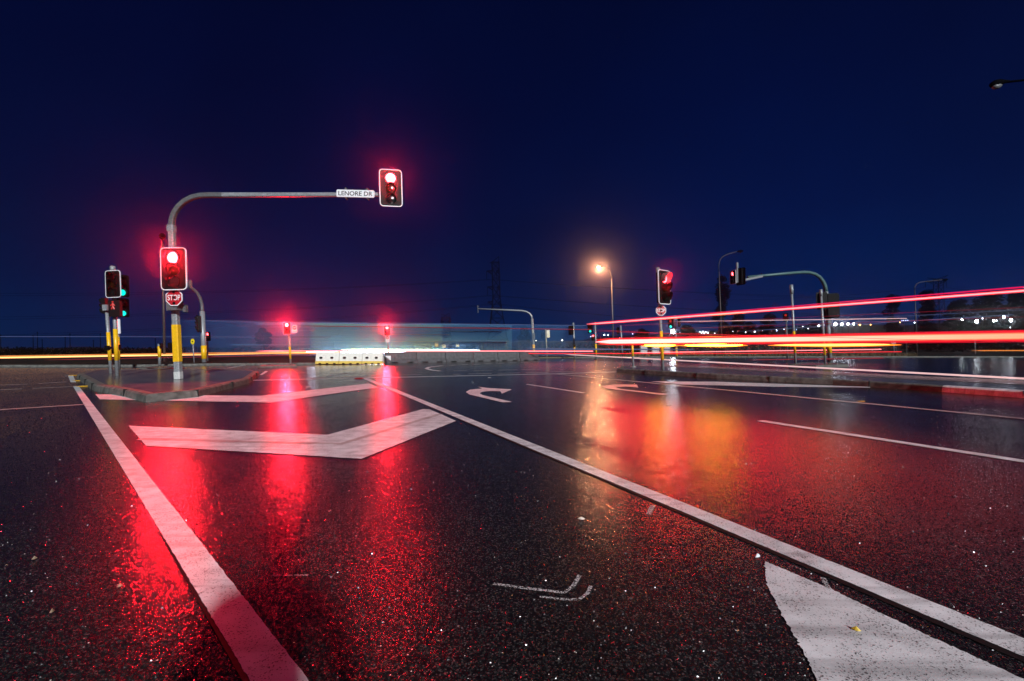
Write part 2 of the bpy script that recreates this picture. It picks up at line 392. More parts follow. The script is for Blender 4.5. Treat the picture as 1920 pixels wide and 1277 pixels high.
def offset_poly(pts, d):
    n = len(pts); res = []
    area = sum(pts[i].x * pts[(i + 1) % n].y - pts[(i + 1) % n].x * pts[i].y for i in range(n))
    sg = 1 if area > 0 else -1
    for i in range(n):
        a, b, c = pts[i - 1], pts[i], pts[(i + 1) % n]
        e1 = (b - a).xy.normalized(); e2 = (c - b).xy.normalized()
        n1 = Vector((e1.y, -e1.x)) * sg; n2 = Vector((e2.y, -e2.x)) * sg
        m = n1 + n2; m = m / max(0.35, m.length_squared / 2)
        res.append(Vector((b.x + m.x * d, b.y + m.y * d, b.z)))
    return res
def densify(pts, step):
    res = []
    for i, p in enumerate(pts):
        q = pts[(i + 1) % len(pts)]; k = max(1, int((q - p).length / step))
        res += [p.lerp(q, j / k) for j in range(k)]
    return res
def island(px_top, z, label, kw=0.16, jit=0.006, seed=1):
    rnd = random.Random(seed)
    top = densify([G(x, y, z) for x, y in px_top], 0.7)
    rings = [offset_poly(top, 0.035), offset_poly(top, 0.012), offset_poly(top, -0.02), offset_poly(top, -kw), offset_poly(top, -kw - 0.004)]
    zs = [-0.01, z - 0.03, z, z, z - 0.02]
    n = len(top); b = MB(); vs = []
    for rg, zz in zip(rings, zs):
        vs += [Vector((p.x + rnd.uniform(-jit, jit), p.y + rnd.uniform(-jit, jit), zz)) for p in rg]
    fs = [(k * n + i, k * n + (i + 1) % n, (k + 1) * n + (i + 1) % n, (k + 1) * n + i) for k in range(len(rings) - 1) for i in range(n)]
    b.add(vs, fs); kb = b.build('kerb', 'kerb')
    inner = offset_poly(top, -kw + 0.002)
    c = MB(); c.add([Vector((p.x, p.y, z - 0.008)) for p in inner], [tuple(range(n))])
    o = c.build('traffic_island', 'island_top')
    if o.data.polygons[0].normal.z < 0: o.data.flip_normals()
    struct(o, label, 'traffic island'); kb.parent = o
    return top
def island_top():
    m = simple('island_top', (0.085, 0.085, 0.085), 0.22, 0, 0.45, 2.5, 0.25)
island_top()
I1 = island([(146, 701), (181, 721.5), (236, 730), (276, 739), (368, 731), (466, 709), (485, 696), (466, 693.5), (300, 691.5), (180, 693)], 0.15,
            'left traffic island with stained concrete kerb under the big mast arm', seed=3)
I2 = island([(1157, 691), (1345, 701), (1562, 711), (1709, 719.5), (1920, 733), (2300, 757), (2300, 737), (1920, 720.5), (1560, 703), (1280, 688), (1192, 685.5), (1166, 686.5)], 0.15,
            'long median island with concrete kerb running out to the right', seed=5)
I3 = island([(1478, 683.5), (1530, 685.5), (1590, 683), (1572, 680), (1500, 679.5)], 0.13, 'small round ended island at the foot of the right mast arm', kw=0.3, seed=7)
I4 = island([(262, 690), (322, 691), (345, 686.5), (300, 685)], 0.12, 'small low island behind the left signal pole', kw=0.2, seed=9)
I5 = island([(484, 686.5), (556, 684.8), (552, 682.4), (500, 683)], 0.10, 'low concrete nose under the signal beside the white barriers', kw=0.2, seed=11)
# white painted length of the median kerb
def kerb_paint():
    b = MB(); T = [G(1768, 723.2, 0.15), G(1920, 733, 0.15), G(2296, 756.8, 0.15)]; vs = []
    n = Vector((-0.35, -1, 0)).normalized()
    d = (T[2] - T[0]).normalized(); nrm = Vector((d.y, -d.x, 0)); nrm = nrm if nrm.y < 0 else -nrm
    for p in T:
        vs += [Vector((p.x, p.y, 0.004)) + nrm * 0.052, Vector((p.x, p.y, 0.122)) + nrm * 0.028, Vector((p.x, p.y, 0.158)) - nrm * 0.015, Vector((p.x, p.y, 0.158)) - nrm * 0.12]
    fs = [(i * 4 + k, i * 4 + 4 + k, i * 4 + 5 + k, i * 4 + 1 + k) for i in range(2) for k in range(3)]
    b.add(vs, fs); struct(b.build('kerb_paint', 'marking'), 'white painted length of the median kerb', 'kerb paint')
kerb_paint()

# ------------------------------------------------------------------ painted markings
MZ = 0.004
def mark(name, px, label, mat='marking', z=MZ, step=None, jit=0.0, seed=0):
    pts = [G(x, y, z) for x, y in px]
    if step:
        rnd = random.Random(seed); pts = densify(pts, step)
        pts = [Vector((p.x + rnd.gauss(0, jit), p.y + rnd.gauss(0, jit), z)) for p in pts]
    return sheet(name, pts, mat, label, 'road marking')
def stripe(name, pts, w, label, mat='marking', z=MZ):
    P3 = [G(x, y, z) for x, y in pts]; b = MB(); vs = []
    for i, p in enumerate(P3):
        d = (P3[min(i + 1, len(P3) - 1)] - P3[max(i - 1, 0)]).normalized(); nn = Vector((-d.y, d.x, 0)) * (w / 2)
        vs += [p - nn, p + nn]
    b.add(vs, [(2 * i, 2 * i + 2, 2 * i + 3, 2 * i + 1) for i in range(len(P3) - 1)])
    o = b.build(name, mat)
    if o.data.polygons[0].normal.z < 0: o.data.flip_normals()
    return struct(o, label, 'road marking')
mark('lane_line', [(137, 724), (148, 724), (364, 1000), (580, 1277), (754, 1500), (604, 1500), (470, 1277), (303, 1000)], 'thick white edge line running from the left island to the bottom of the picture', step=0.02, jit=0.0012, seed=1)
mark('dark_edge_strip', [(300, 1000), (303.5, 1000), (470.5, 1277), (604.5, 1500), (590, 1500), (455, 1277)], 'black strip beside the left edge line', 'dull_black', 0.003)  # near-black strip along the line's left side
mark('lane_line', [(127.7, 704), (137, 703.3), (143, 716.7), (132.7, 716.7)], 'short white line end beside the left island')
mark('lane_line', [(679.6, 709.5), (689, 709), (1280, 941.7), (1920, 1196.7), (2300, 1348), (2300, 1391.8), (1920, 1230.7), (1280, 959.3)], 'long white lane line crossing diagonally to the lower right corner', step=0.02, jit=0.0012, seed=2)
mark('dark_edge_strip', [(860, 784.2), (1280, 958.5), (1920, 1230), (2300, 1391), (2300, 1404), (1920, 1241), (1280, 965), (860, 786)], 'black strip under the long diagonal lane line', 'dull_black', 0.003)  # near-black strip along the line's lower side
mark('chevron_marking', [(241, 798), (614, 815), (793, 767), (806, 767.5), (855, 789), (678, 860), (274, 835.5)], 'nearer of the two big white chevrons on the asphalt', step=0.04, jit=0.003, seed=3)
mark('chevron_marking', [(179, 739.3), (489, 742), (691, 719), (709, 726.3), (507, 754.5), (187, 748.7)], 'farther white chevron passing in front of the left island', step=0.3, jit=0.004, seed=4)
def seam(a, b, w): stripe('paint_seam', [a, b], w, 'thin seam in the white chevron paint', 'marking_old', 0.0065)
stripe('paint_seam', [(262, 823), (640, 832), (826, 776)], 0.10, 'greyer strip along the middle of the nearer chevron', 'marking_old', 0.0065)
mark('arrow_marking', [(896, 724.9), (914, 727.4), (960, 730), (941, 738.0), (938, 733.5), (920, 733), (905, 734.5), (899, 737), (905, 740.7), (960, 753.4), (942, 754.3), (880, 739.5), (873.5, 735), (881, 730.5), (904, 728.4)], 'white right turn arrow in the middle lane')
mark('arrow_marking', [(1126.7, 724), (1152, 720.8), (1194, 721), (1197, 726.8), (1180, 724.8), (1152, 725.2), (1163, 729), (1255, 739.5), (1238, 740), (1137, 728)], 'white turn arrow under the reflection of the street lamp', 'marking_old')
mark('arrow_marking', [(1433.3, 1051.7), (1560, 1105), (1730, 1186.7), (1920, 1273.3), (2250, 1425), (1622, 1425), (1533, 1277), (1506.7, 1220), (1466.7, 1153), (1437, 1093)], 'big white painted wedge in the lower right corner', step=0.008, jit=0.0022, seed=6)
mark('wedge_marking', [(1220, 715), (1340, 715.5), (1630, 725.3), (1632, 726.6), (1450, 725), (1278, 720.8)], 'long thin white wedge in front of the median island')
def line(pts, w, label, mat='marking'): return stripe('lane_line', pts, w, label, mat)
line([(0, 768), (160, 758)], 0.11, 'white line running in from the left edge of the picture', 'marking_old')
line([(62, 728), (140, 724.5)], 0.10, 'thin white line left of the thick edge line', 'marking_old')
line([(72, 719), (125, 716)], 0.10, 'thin white dash near the left island', 'marking_old')
line([(0, 722), (53, 720)], 0.10, 'far white dash at the left edge', 'marking_old')
line([(0, 730.7), (42, 729)], 0.10, 'near white dash at the left edge', 'marking_old')
line([(1041.7, 701), (1183, 714.3), (1537, 748), (1920, 785), (2300, 822)], 0.16, 'thin white line across the right lanes to the picture edge', 'marking_old')
line([(1425, 788.5), (1920, 864.5), (2300, 923)], 0.14, 'white lane line right of the red reflection')
line([(988, 720.3), (1094, 736.4)], 0.10, 'short white lane dash right of the turn arrow')
line([(467.5, 713), (900, 704), (1041.7, 700.7), (1159, 697)], 0.24, 'long white stop line across the intersection')
dash = [((850, 695.3), (875, 695)), ((887, 695), (923, 694.2)), ((934, 694), (970, 693.2)), ((979.4, 693), (1015, 692.3)), ((850, 701.9), (864, 701.4)),
        ((877.6, 701), (921, 700.2)), ((934, 700), (974.6, 699)), ((986.6, 699), (1025, 698.3)), ((567, 698.7), (587, 698.3)), ((618.5, 700.7), (664, 699.5)),
        ((676, 699.4), (707, 699)), ((627, 706.4), (678, 706)), ((574, 708.3), (611, 707.4)), ((752, 703), (790, 702)), ((1034, 697), (1075, 696.3))]
for a, b in dash:
    o = line([a, b], 0.16, 'short white crossing dash beyond the stop line', 'marking_old'); o['group'] = 'crossing dashes beyond the stop line'
line([(825.7, 695.9), (808, 693.6), (799.4, 691), (805, 688.3), (830, 685.5)], 0.2, 'curved white turning line in front of the concrete barrier')
for i in range(8):
    t0 = i / 8; a = (842 + 180 * t0, 684.9 - 7.2 * t0); b = (a[0] + 13, a[1] - 0.5)
    o = line([a, b], 0.2, 'short white turning dash in front of the concrete barrier', 'marking_old'); o['group'] = 'turning dashes by the barrier'
line([(430, 690), (462, 684)], 0.25, 'white line end beside the left island tip', 'marking_old')
mark('lane_line', [(492, 702.8), (503, 696), (497, 696), (487, 702.8)], 'small white block at the tip of the left island')
# sprayed survey marks
def spraymark(pts, w, label): stripe('spray_mark', pts, w, label, 'spray_paint_and_blur', 0.0045)
spraymark([(508, 1079), (545, 1078.5), (580, 1078)], 0.012, 'short sprayed white dash on the asphalt')
spraymark([(925, 1094), (990, 1103), (1058, 1111), (1075, 1098), (1087, 1078)], 0.018, 'larger sprayed white tick on the asphalt')
spraymark([(1012, 1118), (1050, 1123), (1085, 1124), (1102, 1112), (1108, 1098)], 0.016, 'smaller sprayed white hook below the tick')
spraymark([(1216, 964), (1224, 947)], 0.03, 'sprayed white smudge beside the diagonal line')
spraymark([(1543, 1083), (1553, 1104)], 0.022, 'sprayed white smudge above the painted wedge')

def kerb_joints():
    for top, step in ((I1, 2.2), (I2, 2.4)):
        acc = 0
        for i in range(len(top)):
            p, q = top[i], top[(i + 1) % len(top)]; acc += (q - p).length
            if acc > step and abs(q.x) < 24:
                acc = 0; d = (q - p).normalized(); n = Vector((-d.y, d.x, 0)); b = MB()
                Mj = Matrix.Translation(Vector((p.x, p.y, 0.0755))) @ Matrix(((d.x, n.x, 0, 0), (d.y, n.y, 0, 0), (0, 0, 1, 0), (0, 0, 0, 1)))
                b.box((0, 0, 0), (0.008, 0.088, 0.157), Mj); o = b.build('kerb_joint', 'dull_black', origin=tuple(p)); struct(o, 'dark open joint between two kerb stones', 'kerb joint'); o['group'] = 'kerb joints'
kerb_joints()

# ------------------------------------------------------------------ signals, posts, signs
def arc(c, a, b, n=8): pass
VIS = 270
def head(root, c, s=1.0, yaw=0.0, lean=2.4, lit=(None, None, None), board=True, n=3, tall=None, border=True, label=None, vis=1.0, watts=0, aim=None):
    """one signal head: body with target board, white border, cowls and lenses"""
    M = frame(c, yaw, lean) @ Matrix.Scale(s, 4)
    W, Ht = 0.70, 1.18
    b = MB()
    if board: b.prism(rrect(W, Ht, 0.11), 0.0, 0.025, M)
    b.prism(rrect(0.36, 1.06, 0.04), 0.025 if board else -0.02, 0.20, M)
    hd = b.build('signal_head', 'black', root)
    if label: hd['label'] = label
    if board and border:
        r = MB(); o_, i_ = rrect(W + 0.004, Ht + 0.004, 0.112), rrect(W - 0.044, Ht - 0.044, 0.09); k = len(o_)
        vs = [M @ Vector((x, -0.004, z)) for x, z in o_] + [M @ Vector((x, -0.004, z)) for x, z in i_] + [M @ Vector((x, 0.028, z)) for x, z in o_]
        r.add(vs, [(i, (i + 1) % k, (i + 1) % k + k, i + k) for i in range(k)] + [(i, i + 2 * k, (i + 1) % k + 2 * k, (i + 1) % k) for i in range(k)])
        r.build('border', 'white', hd)
    off = ('lens_red', 'lens_amber', 'lens_green')
    y0 = -0.002 if board else -0.022
    for j, z in enumerate((0.31, -0.02, -0.35)):
        l = MB(); N = 16; vs = [M @ Vector((0, y0 - 0.035, z))]
        for rr, yy in ((0.09, -0.028), (0.14, -0.012), (0.162, 0.0)):
            vs += [M @ Vector((rr * math.cos(2 * math.pi * k / N), y0 + yy, z + rr * math.sin(2 * math.pi * k / N))) for k in range(N)]
        fs = [(0, 1 + (k + 1) % N, 1 + k) for k in range(N)]
        for q in range(2): fs += [(1 + q * N + k, 1 + q * N + (k + 1) % N, 1 + (q + 1) * N + (k + 1) % N, 1 + (q + 1) * N + k) for k in range(N)]
        l.add(vs, [tuple(reversed(f)) for f in fs]); ln_ = l.build('lens', lit[j] or off[j], hd, smooth=True)
        if watts and lit[j]:
            c_ = M @ Vector((0, y0 - (0.08 if vis > 1.2 else 0.16), z)); lamp_light(hd, c_, aim or (Vector((0, 0, 0.6)) - c_).normalized(), (1.0, 0.008, 0.020), watts, 0.13 * s)
        v = MB(); N = 14; vs = []
        for rr, L in ((0.176, 1.0), (0.168, 1.0)):
            for k in range(N + 1):
                a = R(-45 + 270 * k / N); ln = vis * (0.06 + 0.11 * (0.5 + 0.5 * math.sin(a)))
                vs += [M @ Vector((rr * math.cos(a), y0, z + rr * math.sin(a))), M @ Vector((rr * math.cos(a), y0 - ln, z + rr * math.sin(a)))]
        m = 2 * (N + 1); fs = []
        for k in range(N):
            fs += [(2 * k, 2 * k + 1, 2 * k + 3, 2 * k + 2), (m + 2 * k, m + 2 * k + 2, m + 2 * k + 3, m + 2 * k + 1), (2 * k + 1, m + 2 * k + 1, m + 2 * k + 3, 2 * k + 3)]
        v.add(vs, fs); v.build('visor', 'cowl_lit_grey' if (watts and vis > 1.2 and lit[j]) else 'black', hd)
    return hd
def stop_sign(root, c, r, yaw=0, lean=2.4):
    M = frame(c, yaw, lean)
    oc = lambda q: [(q * math.cos(R(22.5 + 45 * k)), q * math.sin(R(22.5 + 45 * k))) for k in range(8)]
    b = MB(); b.prism(oc(r), 0.0, 0.015, M); p = b.build('stop_sign', 'white', root)
    f = MB(); f.prism(oc(r * 0.90), -0.003, -0.0005, M); f.build('face', 'sign_red', p)
    text('lettering', 'STOP', r * 0.62, M, 'letter_white', p, r * 1.42, -0.0055)
    for z in (0.62, 0, -0.62):
        d = MB(); d.prism([(r * 0.17 * math.cos(2 * math.pi * k / 10), z * r + r * 0.17 * math.sin(2 * math.pi * k / 10)) for k in range(10)], -0.014, -0.008, M)
        d.build('flash_lamp', 'black', p)
    return p
def pole(root, base, top, r, bands=(), mat='galv', r_top=None, square=False, name='pole', cap=None):
    """bands: (z0, z1, material) sleeves"""
    b = MB(); b.tube([base, top], [r, r_top or r], 12, True, square); o = b.build(name, mat, root, smooth=not square)
    for z0, z1, m in bands:
        t0 = (z0 - base.z) / (top.z - base.z); t1 = (z1 - base.z) / (top.z - base.z)
        s = MB(); s.tube([base.lerp(top, t0), base.lerp(top, t1)], (r_top or r) * 0 + r * 1.05 + 0.003, 12, True, square)
        s.build('yellow_sleeve' if m == 'yellow' else 'base_sleeve', m, root, smooth=not square)
    if cap:
        d = (top - base).normalized(); s = MB(); s.tube([top - d * cap[0] * 0.6, top + d * cap[0] * 0.4], cap[1], 12); s.build('pole_cap', 'galv', root, smooth=True)
    return o
def flange(root, base, r, mat='galv'):
    s = MB(); s.tube([base + Vector((0, 0, 0.0)), base + Vector((0, 0, 0.03))], r, 12); s.build('base_plate', mat, root)
def zat(py, Y): return H - (py - HY) / F * Y

# --- near left mast arm
b0 = G(335, 711, 0.142); D = b0.y
t = thing('mast_arm_signal', 'tall galvanised mast arm with two lit red signals and a street name plate', 'traffic light', b0)
c0 = P(322, 428, D)
pole(t, b0, c0, 0.082, [(zat(678, D), zat(609, D), 'yellow'), (b0.z + 0.01, zat(697, D), 'base_paint')], square=True, r_top=0.074)
s = MB(); s.tube([P(322, 435, D), P(321.5, 423, D)], 0.095, square=True); s.build('collar', 'galv', t)
arm_px = [(321.7, 424), (323, 412), (327, 400), (335, 388), (346, 378), (360, 370.5), (376, 366.8), (392, 366), (418, 366)]
s = MB(); s.tube([P(x, y, D) for x, y in arm_px], 0.066, square=True); s.build('arm_bend', 'galv_dark', t)
s = MB(); s.tube([P(418, 366, D), P(725, 365, D - 0.05)], [0.062, 0.05], square=True); s.build('arm', 'galv', t)
head(t, P(325.5, 504, D - 0.42), 0.985, 2, 1.5, ('glow_red', None, None), label='lit red signal head on the near left pole', vis=0.55, watts=1150)
for x, y in ((324, 480), (326, 535)):
    s = MB(); s.box((0, 0, 0), (0.1, 0.3, 0.05), frame(P(x, y, D - 0.2))); s.build('bracket', 'galv_dark', t)
head(t, P(733, 352.5, D - 0.25), 0.87, 14, 1.5, ('glow_red', None, None), label='lit red signal head at the end of the arm', vis=0.55, watts=480)
stop_sign(t, P(326.5, 558, D - 0.32), M_(16.8, D - 0.32), 0, 1.0)
s = MB(); s.box((0, 0, 0), (0.3, 0.25, 0.28), frame(P(328, 573, D - 0.14))); s.box((0.22, 0.1, -0.1), (0.08, 0.1, 0.2), frame(P(328, 572, D - 0.14))); s.build('terminal_box', 'galv_dark', t)
s = MB(); s.box((0, 0, 0), (0.10, 0.12, 0.22), frame(P(321, 650, D + 0.05))); s.build('push_button', 'black', t)
M = frame(P(666.5, 363, D - 0.16), 0, -1.4) ; w_, h_ = M_(71, D - 0.16), M_(13.6, D - 0.16)
s = MB(); s.prism(rrect(w_, h_, 0.03), 0, 0.03, M); p_ = s.build('street_sign', 'white', t)
text('lettering', 'LENORE DR', h_ * 0.60, M, 'letter_black', p_, w_ * 0.90, -0.003)
for x, y in ((650, 363.5), (690, 364.5)):
    s = MB(); s.box((0, 0, 0), (0.05, 0.14, 0.3), frame(P(x, y, D - 0.07))); s.build('sign_bracket', 'galv_dark', t)

# --- twin posts with a cluster of heads at the left
b1 = G(208.5, 700, 0.142); D1 = b1.y
t = thing('signal_post', 'thinner of two yellow banded posts on the left island, carrying cowled heads', 'traffic light', b1)
pole(t, b1, P(200, 575, D1), 0.052, [(zat(676, D1), zat(623, D1), 'yellow')])
s = MB(); s.box((0, 0, 0), (0.16, 0.14, 0.2), frame(P(199.5, 577, D1 - 0.1))); s.build('terminal_box', 'galv', t)
s = MB(); s.tube([P(205.5, 654, D1), P(205.4, 650, D1)], 0.085, 10); s.box((0, -0.09, 0), (0.12, 0.08, 0.14), frame(P(205.5, 652, D1))); s.build('push_button', 'black', t)
head(t, P(194, 573.5, D1 + 0.1), 0.52, -78, 2.4, (None, None, None), board=False)
b2 = G(220.5, 704.5, 0.142); D2 = b2.y
t = thing('signal_post', 'thicker yellow banded post on the left island with a white bordered signal board', 'traffic light', b2)
pole(t, b2, P(211.5, 503, D2), 0.056, [(zat(676, D2), zat(617, D2), 'yellow')], cap=(0.16, 0.075))
head(t, P(212, 532.5, D2 - 0.3), 0.72, -4, 2.0, (None, None, None), label='dark signal head with white border')
head(t, P(229, 536, D2 + 0.35), 0.62, 72, 2.0, (None, None, 'glow_green'), board=True, border=False)
head(t, P(231, 577, D2 + 0.2), 0.52, 70, 2.0, (None, None, 'glow_green'), board=True, border=False)
# pedestrian lantern with a red man
M = frame(P(214, 578, D2 - 0.2), 12)
s = MB(); s.prism(rrect(M_(18, D2), M_(31, D2), 0.03), 0, 0.15, M); pl = s.build('pedestrian_lantern', 'black', t)
s = MB(); s.tube([M @ Vector((-0.02, -0.01, 0.20)), M @ Vector((-0.02, -0.03, 0.20))], 0.025, 8)
for a, b in (((-0.02, 0.17), (-0.02, 0.06)), ((-0.02, 0.15), (-0.08, 0.08)), ((-0.02, 0.15), (0.03, 0.08)), ((-0.02, 0.07), (-0.06, -0.03)), ((-0.02, 0.07), (0.02, -0.03))):
    s.tube([M @ Vector((a[0], -0.015, a[1])), M @ Vector((b[0], -0.015, b[1]))], 0.016, 6)
s.build('red_man', 'glow_red_dim', pl)
b3 = G(224, 691, 0.0); D3 = b3.y
t = thing('signal_post', 'partly hidden yellow banded post behind the twin posts with a white name blade', 'sign post', b3)
pole(t, b3, P(220.5, 598, D3), 0.055, [(zat(674, D3), zat(632, D3), 'yellow')])
s = MB(); s.box((0, 0, 0), (M_(4.5, D3), 0.03, M_(27, D3)), frame(P(223.5, 612, D3 - 0.1))); s.build('name_blade', 'white', t)
s = MB(); s.box((0, 0, 0), (0.14, 0.12, 0.25), frame(P(223, 651, D3 - 0.05))); s.build('push_button', 'black', t)

# --- far left mast arm
b4 = G(383.5, 682.6); D4 = b4.y
t = thing('mast_arm_signal', 'distant grey mast arm with yellow band and a short arm leaning left', 'traffic light', b4)
pole(t, b4, P(379.5, 584, D4), 0.15, [(zat(673, D4), zat(648, D4), 'yellow')])
s = MB(); s.tube([P(379.5, 585, D4), P(379, 572, D4 + 0.2), P(376, 560, D4 + 0.6), P(370, 549, D4 + 1.2), P(362, 542, D4 + 2), P(357, 540, D4 + 2.6)], 0.10, 8); s.build('arm', 'galv_dark', t, smooth=True)
s = MB(); s.prism(rrect(M_(5.5, D4), M_(19, D4), 0.02), 0, 0.1, frame(P(356.5, 534, D4 + 2.5))); s.build('name_blade', 'galv_dark', t)
head(t, P(371, 607, D4 - 0.3), 0.93, -68, 2.4, (None, 'glow_green', 'glow_green'), board=True, border=False)
b_ = G(390, 680); D_ = b_.y
t = thing('signal_post', 'small far signal showing red right of the distant left mast arm', 'traffic light', b_)
pole(t, b_, P(388.8, 640, D_), 0.05, mat='galv_dark'); head(t, P(389.8, 631, D_ - 0.25), 0.55, 0, 2.4, ('glow_red_small', None, None), border=False)
b_ = G(300, 684.5, 0.11); D_ = b_.y
t = thing('push_button_post', 'short yellow post with black push button on the small low island', 'post', b_)
pole(t, b_, P(298.8, 645, D_), 0.075, [(zat(670, D_), zat(649, D_), 'yellow')])
s = MB(); s.box((0, 0, 0), (0.12, 0.12, 0.25), frame(P(302.5, 648, D_ - 0.08))); s.build('push_button', 'black', t)
b_ = G(364.5, 683.5); D_ = b_.y
t = thing('road_sign', 'small round yellow sign on a thin pole at the left', 'sign', b_)
pole(t, b_, P(361.5, 636, D_), 0.028)
s = MB(); s.prism([(M_(3.6, D_) * math.cos(2 * math.pi * k / 14), M_(5.4, D_) * math.sin(2 * math.pi * k / 14)) for k in range(14)], 0, 0.03, frame(P(361.2, 640.5, D_ - 0.05))); q = s.build('sign_face', 'sign_yellow', t)
s = MB(); s.box((0, -0.004, 0), (M_(2.6, D_), 0.004, M_(2, D_)), frame(P(361.2, 640.5, D_ - 0.05))); s.build('symbol', 'black', q)

# --- street lamps
def street_lamp(label, base, top, armpts, r=0.1, lit=None, Y=None, head_dir=None, mat='lamp_post'):
    t = thing('street_lamp', label, 'street lamp', base, 'street lamps')
    Yb = base.y
    pts = [P(x, y, Yb + dy) for x, y, dy in armpts]
    s = MB(); s.tube([base, P(top[0], top[1], Yb)], [r, r * 0.6], 10); s.build('pole', mat, t, smooth=True)
    s = MB(); s.tube([P(top[0], top[1], Yb)] + pts, r * 0.5, 8); s.build('arm', mat, t, smooth=True)
    e = pts[-1]; d = (pts[-1] - pts[-2]).normalized(); d.z *= 0.4; d.normalize()
    rad = 0.19; hp = [e - d * 0.15, e + d * 0.05, e + d * 0.35, e + d * 0.65, e + d * 0.85]
    s = MB(); s.tube(hp, [0.07, 0.13, rad, rad * 0.9, 0.08], 10); q = s.build('lamp_head', 'steel_dark', t, smooth=True)
    c = e + d * 0.42 - Vector((0, 0, 0.12)); w = 0.17
    s = MB(); N = 12
    vs = [c - Vector((0, 0, 0.16))]
    for k in range(N):
        a = 2 * math.pi * k / N; vs.append(c + Vector((d.x, d.y, 0)) * 0.30 * math.cos(a) + Vector((-d.y, d.x, 0)) * w * math.sin(a))
    s.add(vs, [(0, 1 + (k + 1) % N, 1 + k) for k in range(N)]); s.build('lamp_glass', lit or 'lens_amber', q)
    if lit: lamp_light(q, c - Vector((0, 0, 0.3)), Vector((0, -0.35, -1)), (1.0, 0.40, 0.18), 4800, 0.25, 172)
    return t
street_lamp('tall street lamp with its warm light switched on', G(1150.5, 666), (1146.7, 522),
            [(1145, 513, 0), (1141, 506, 0), (1134, 502, 0), (1128, 500, 0)], 0.13, 'lamp_sodium', mat='galv_dark')
street_lamp('unlit street lamp standing before the tall narrow tree', G(1354, 666), (1348, 510),
            [(1347.5, 496, 0), (1350, 487, 0), (1355, 481, 0), (1364, 476.5, 0), (1383, 471.5, 0)], 0.11)
street_lamp('unlit street lamp in front of the pylon at far right', G(1719, 664.6), (1715, 545),
            [(1715, 538, 0), (1718, 532.5, 0), (1724, 529.5, 0), (1734, 528, 0), (1768, 524.5, 0)], 0.11)
street_lamp('slim unlit street lamp rising behind the near left pole', G(309, 680.5), (304.8, 455),
            [(304.7, 450, -0.4), (304.6, 446, -1.0), (304.6, 444.5, -1.8)], 0.09)
def lamp_near():
    Y = 12.0; base = Vector((P(2060, 150, Y).x, Y, 0.0))
    t = thing('street_lamp', 'unlit street lamp head reaching in at the upper right corner', 'street lamp', base, 'street lamps')
    top = P(2060, 130, Y)
    s = MB(); s.tube([base, top], [0.1, 0.06], 10); s.build('pole', 'galv_dark', t, smooth=True)
    s = MB(); s.tube([top, P(1985, 143, Y), P(1920, 150.5, Y), P(1888, 154, Y)], 0.028, 8); s.build('arm', 'steel_dark', t, smooth=True)
    prof = [(1892, 152.6, .025), (1882, 153.6, .05), (1874, 155.2, .085), (1866, 157.6, .10), (1860, 160, .075), (1857, 162.5, .02)]
    s = MB(); s.tube([P(x, y, Y) for x, y, r in prof], [r for x, y, r in prof], 12); q = s.build('lamp_head', 'steel_dark', t, smooth=True)
    s = MB(); s.tube([P(1878, 159.5, Y - 0.02), P(1872, 161.5, Y - 0.02), P(1864, 163, Y - 0.02), P(1860, 163.4, Y - 0.02)], [0.02, 0.065, 0.065, 0.02], 10); s.build('lamp_glass', 'galv_dark', q, smooth=True)
lamp_near()

# --- two red signals in the middle distance
def no_entry(root, c, w, h):
    M = frame(c); s = MB(); s.prism(rrect(w, h, 0.03), 0, 0.02, M); p = s.build('sign_plate', 'white', root)
    r = w * 0.40; s = MB(); s.prism([(r * math.cos(2 * math.pi * k / 18), h * 0.16 + r * math.sin(2 * math.pi * k / 18)) for k in range(18)], -0.004, -0.001, M); s.build('roundel', 'sign_red', p)
    s = MB(); s.box((0, -0.006, h * 0.16), (r * 1.3, 0.003, r * 0.36), M); s.build('bar', 'letter_white', p)
    s = MB(); s.box((0, -0.006, -h * 0.30), (w * 0.6, 0.003, h * 0.06), M); s.build('lettering', 'letter_black', p)
b_ = G(545.3, 683, 0.09); D_ = b_.y
t = thing('signal_post', 'slim post with bright red signal and no entry plate left of the white barriers', 'traffic light', b_)
pole(t, b_, P(541.5, 615, D_), 0.055, [(zat(673, D_), zat(650, D_), 'yellow')])
head(t, P(538.3, 615.5, D_ - 0.3), 0.60, 2, 2.4, ('glow_red_mid', None, None), vis=0.6, watts=2600)
no_entry(t, P(552.5, 617, D_ - 0.1), M_(9, D_), M_(14, D_))
b_ = Vector((P(728.5, 669, 46).x, 46, 0.1)); D_ = 46
t = thing('signal_post', 'bright red signal on a post behind the end of the white barriers', 'traffic light', b_)
pole(t, b_, P(726.5, 618, D_), 0.07, [(zat(668, D_), zat(655, D_), 'yellow')])
head(t, P(726, 619.5, D_ - 0.3), 0.85, 2, 2.4, ('glow_red_mid', None, None), vis=0.6, watts=4300)
no_entry(t, P(726.5, 635.5, D_ - 0.1), M_(7.6, D_), M_(12, D_))
b_ = Vector((P(735.5, 665, 52).x, 52, 0.1))
t = thing('road_sign', 'small pink plate on a thin stake behind the red signal', 'sign', b_)
pole(t, b_, P(735, 642, 52), 0.03); s = MB(); s.prism(rrect(M_(4, 52), M_(6, 52), 0.02), 0, 0.02, frame(P(734, 646.5, 51.9))); s.build('sign_face', 'white', t)

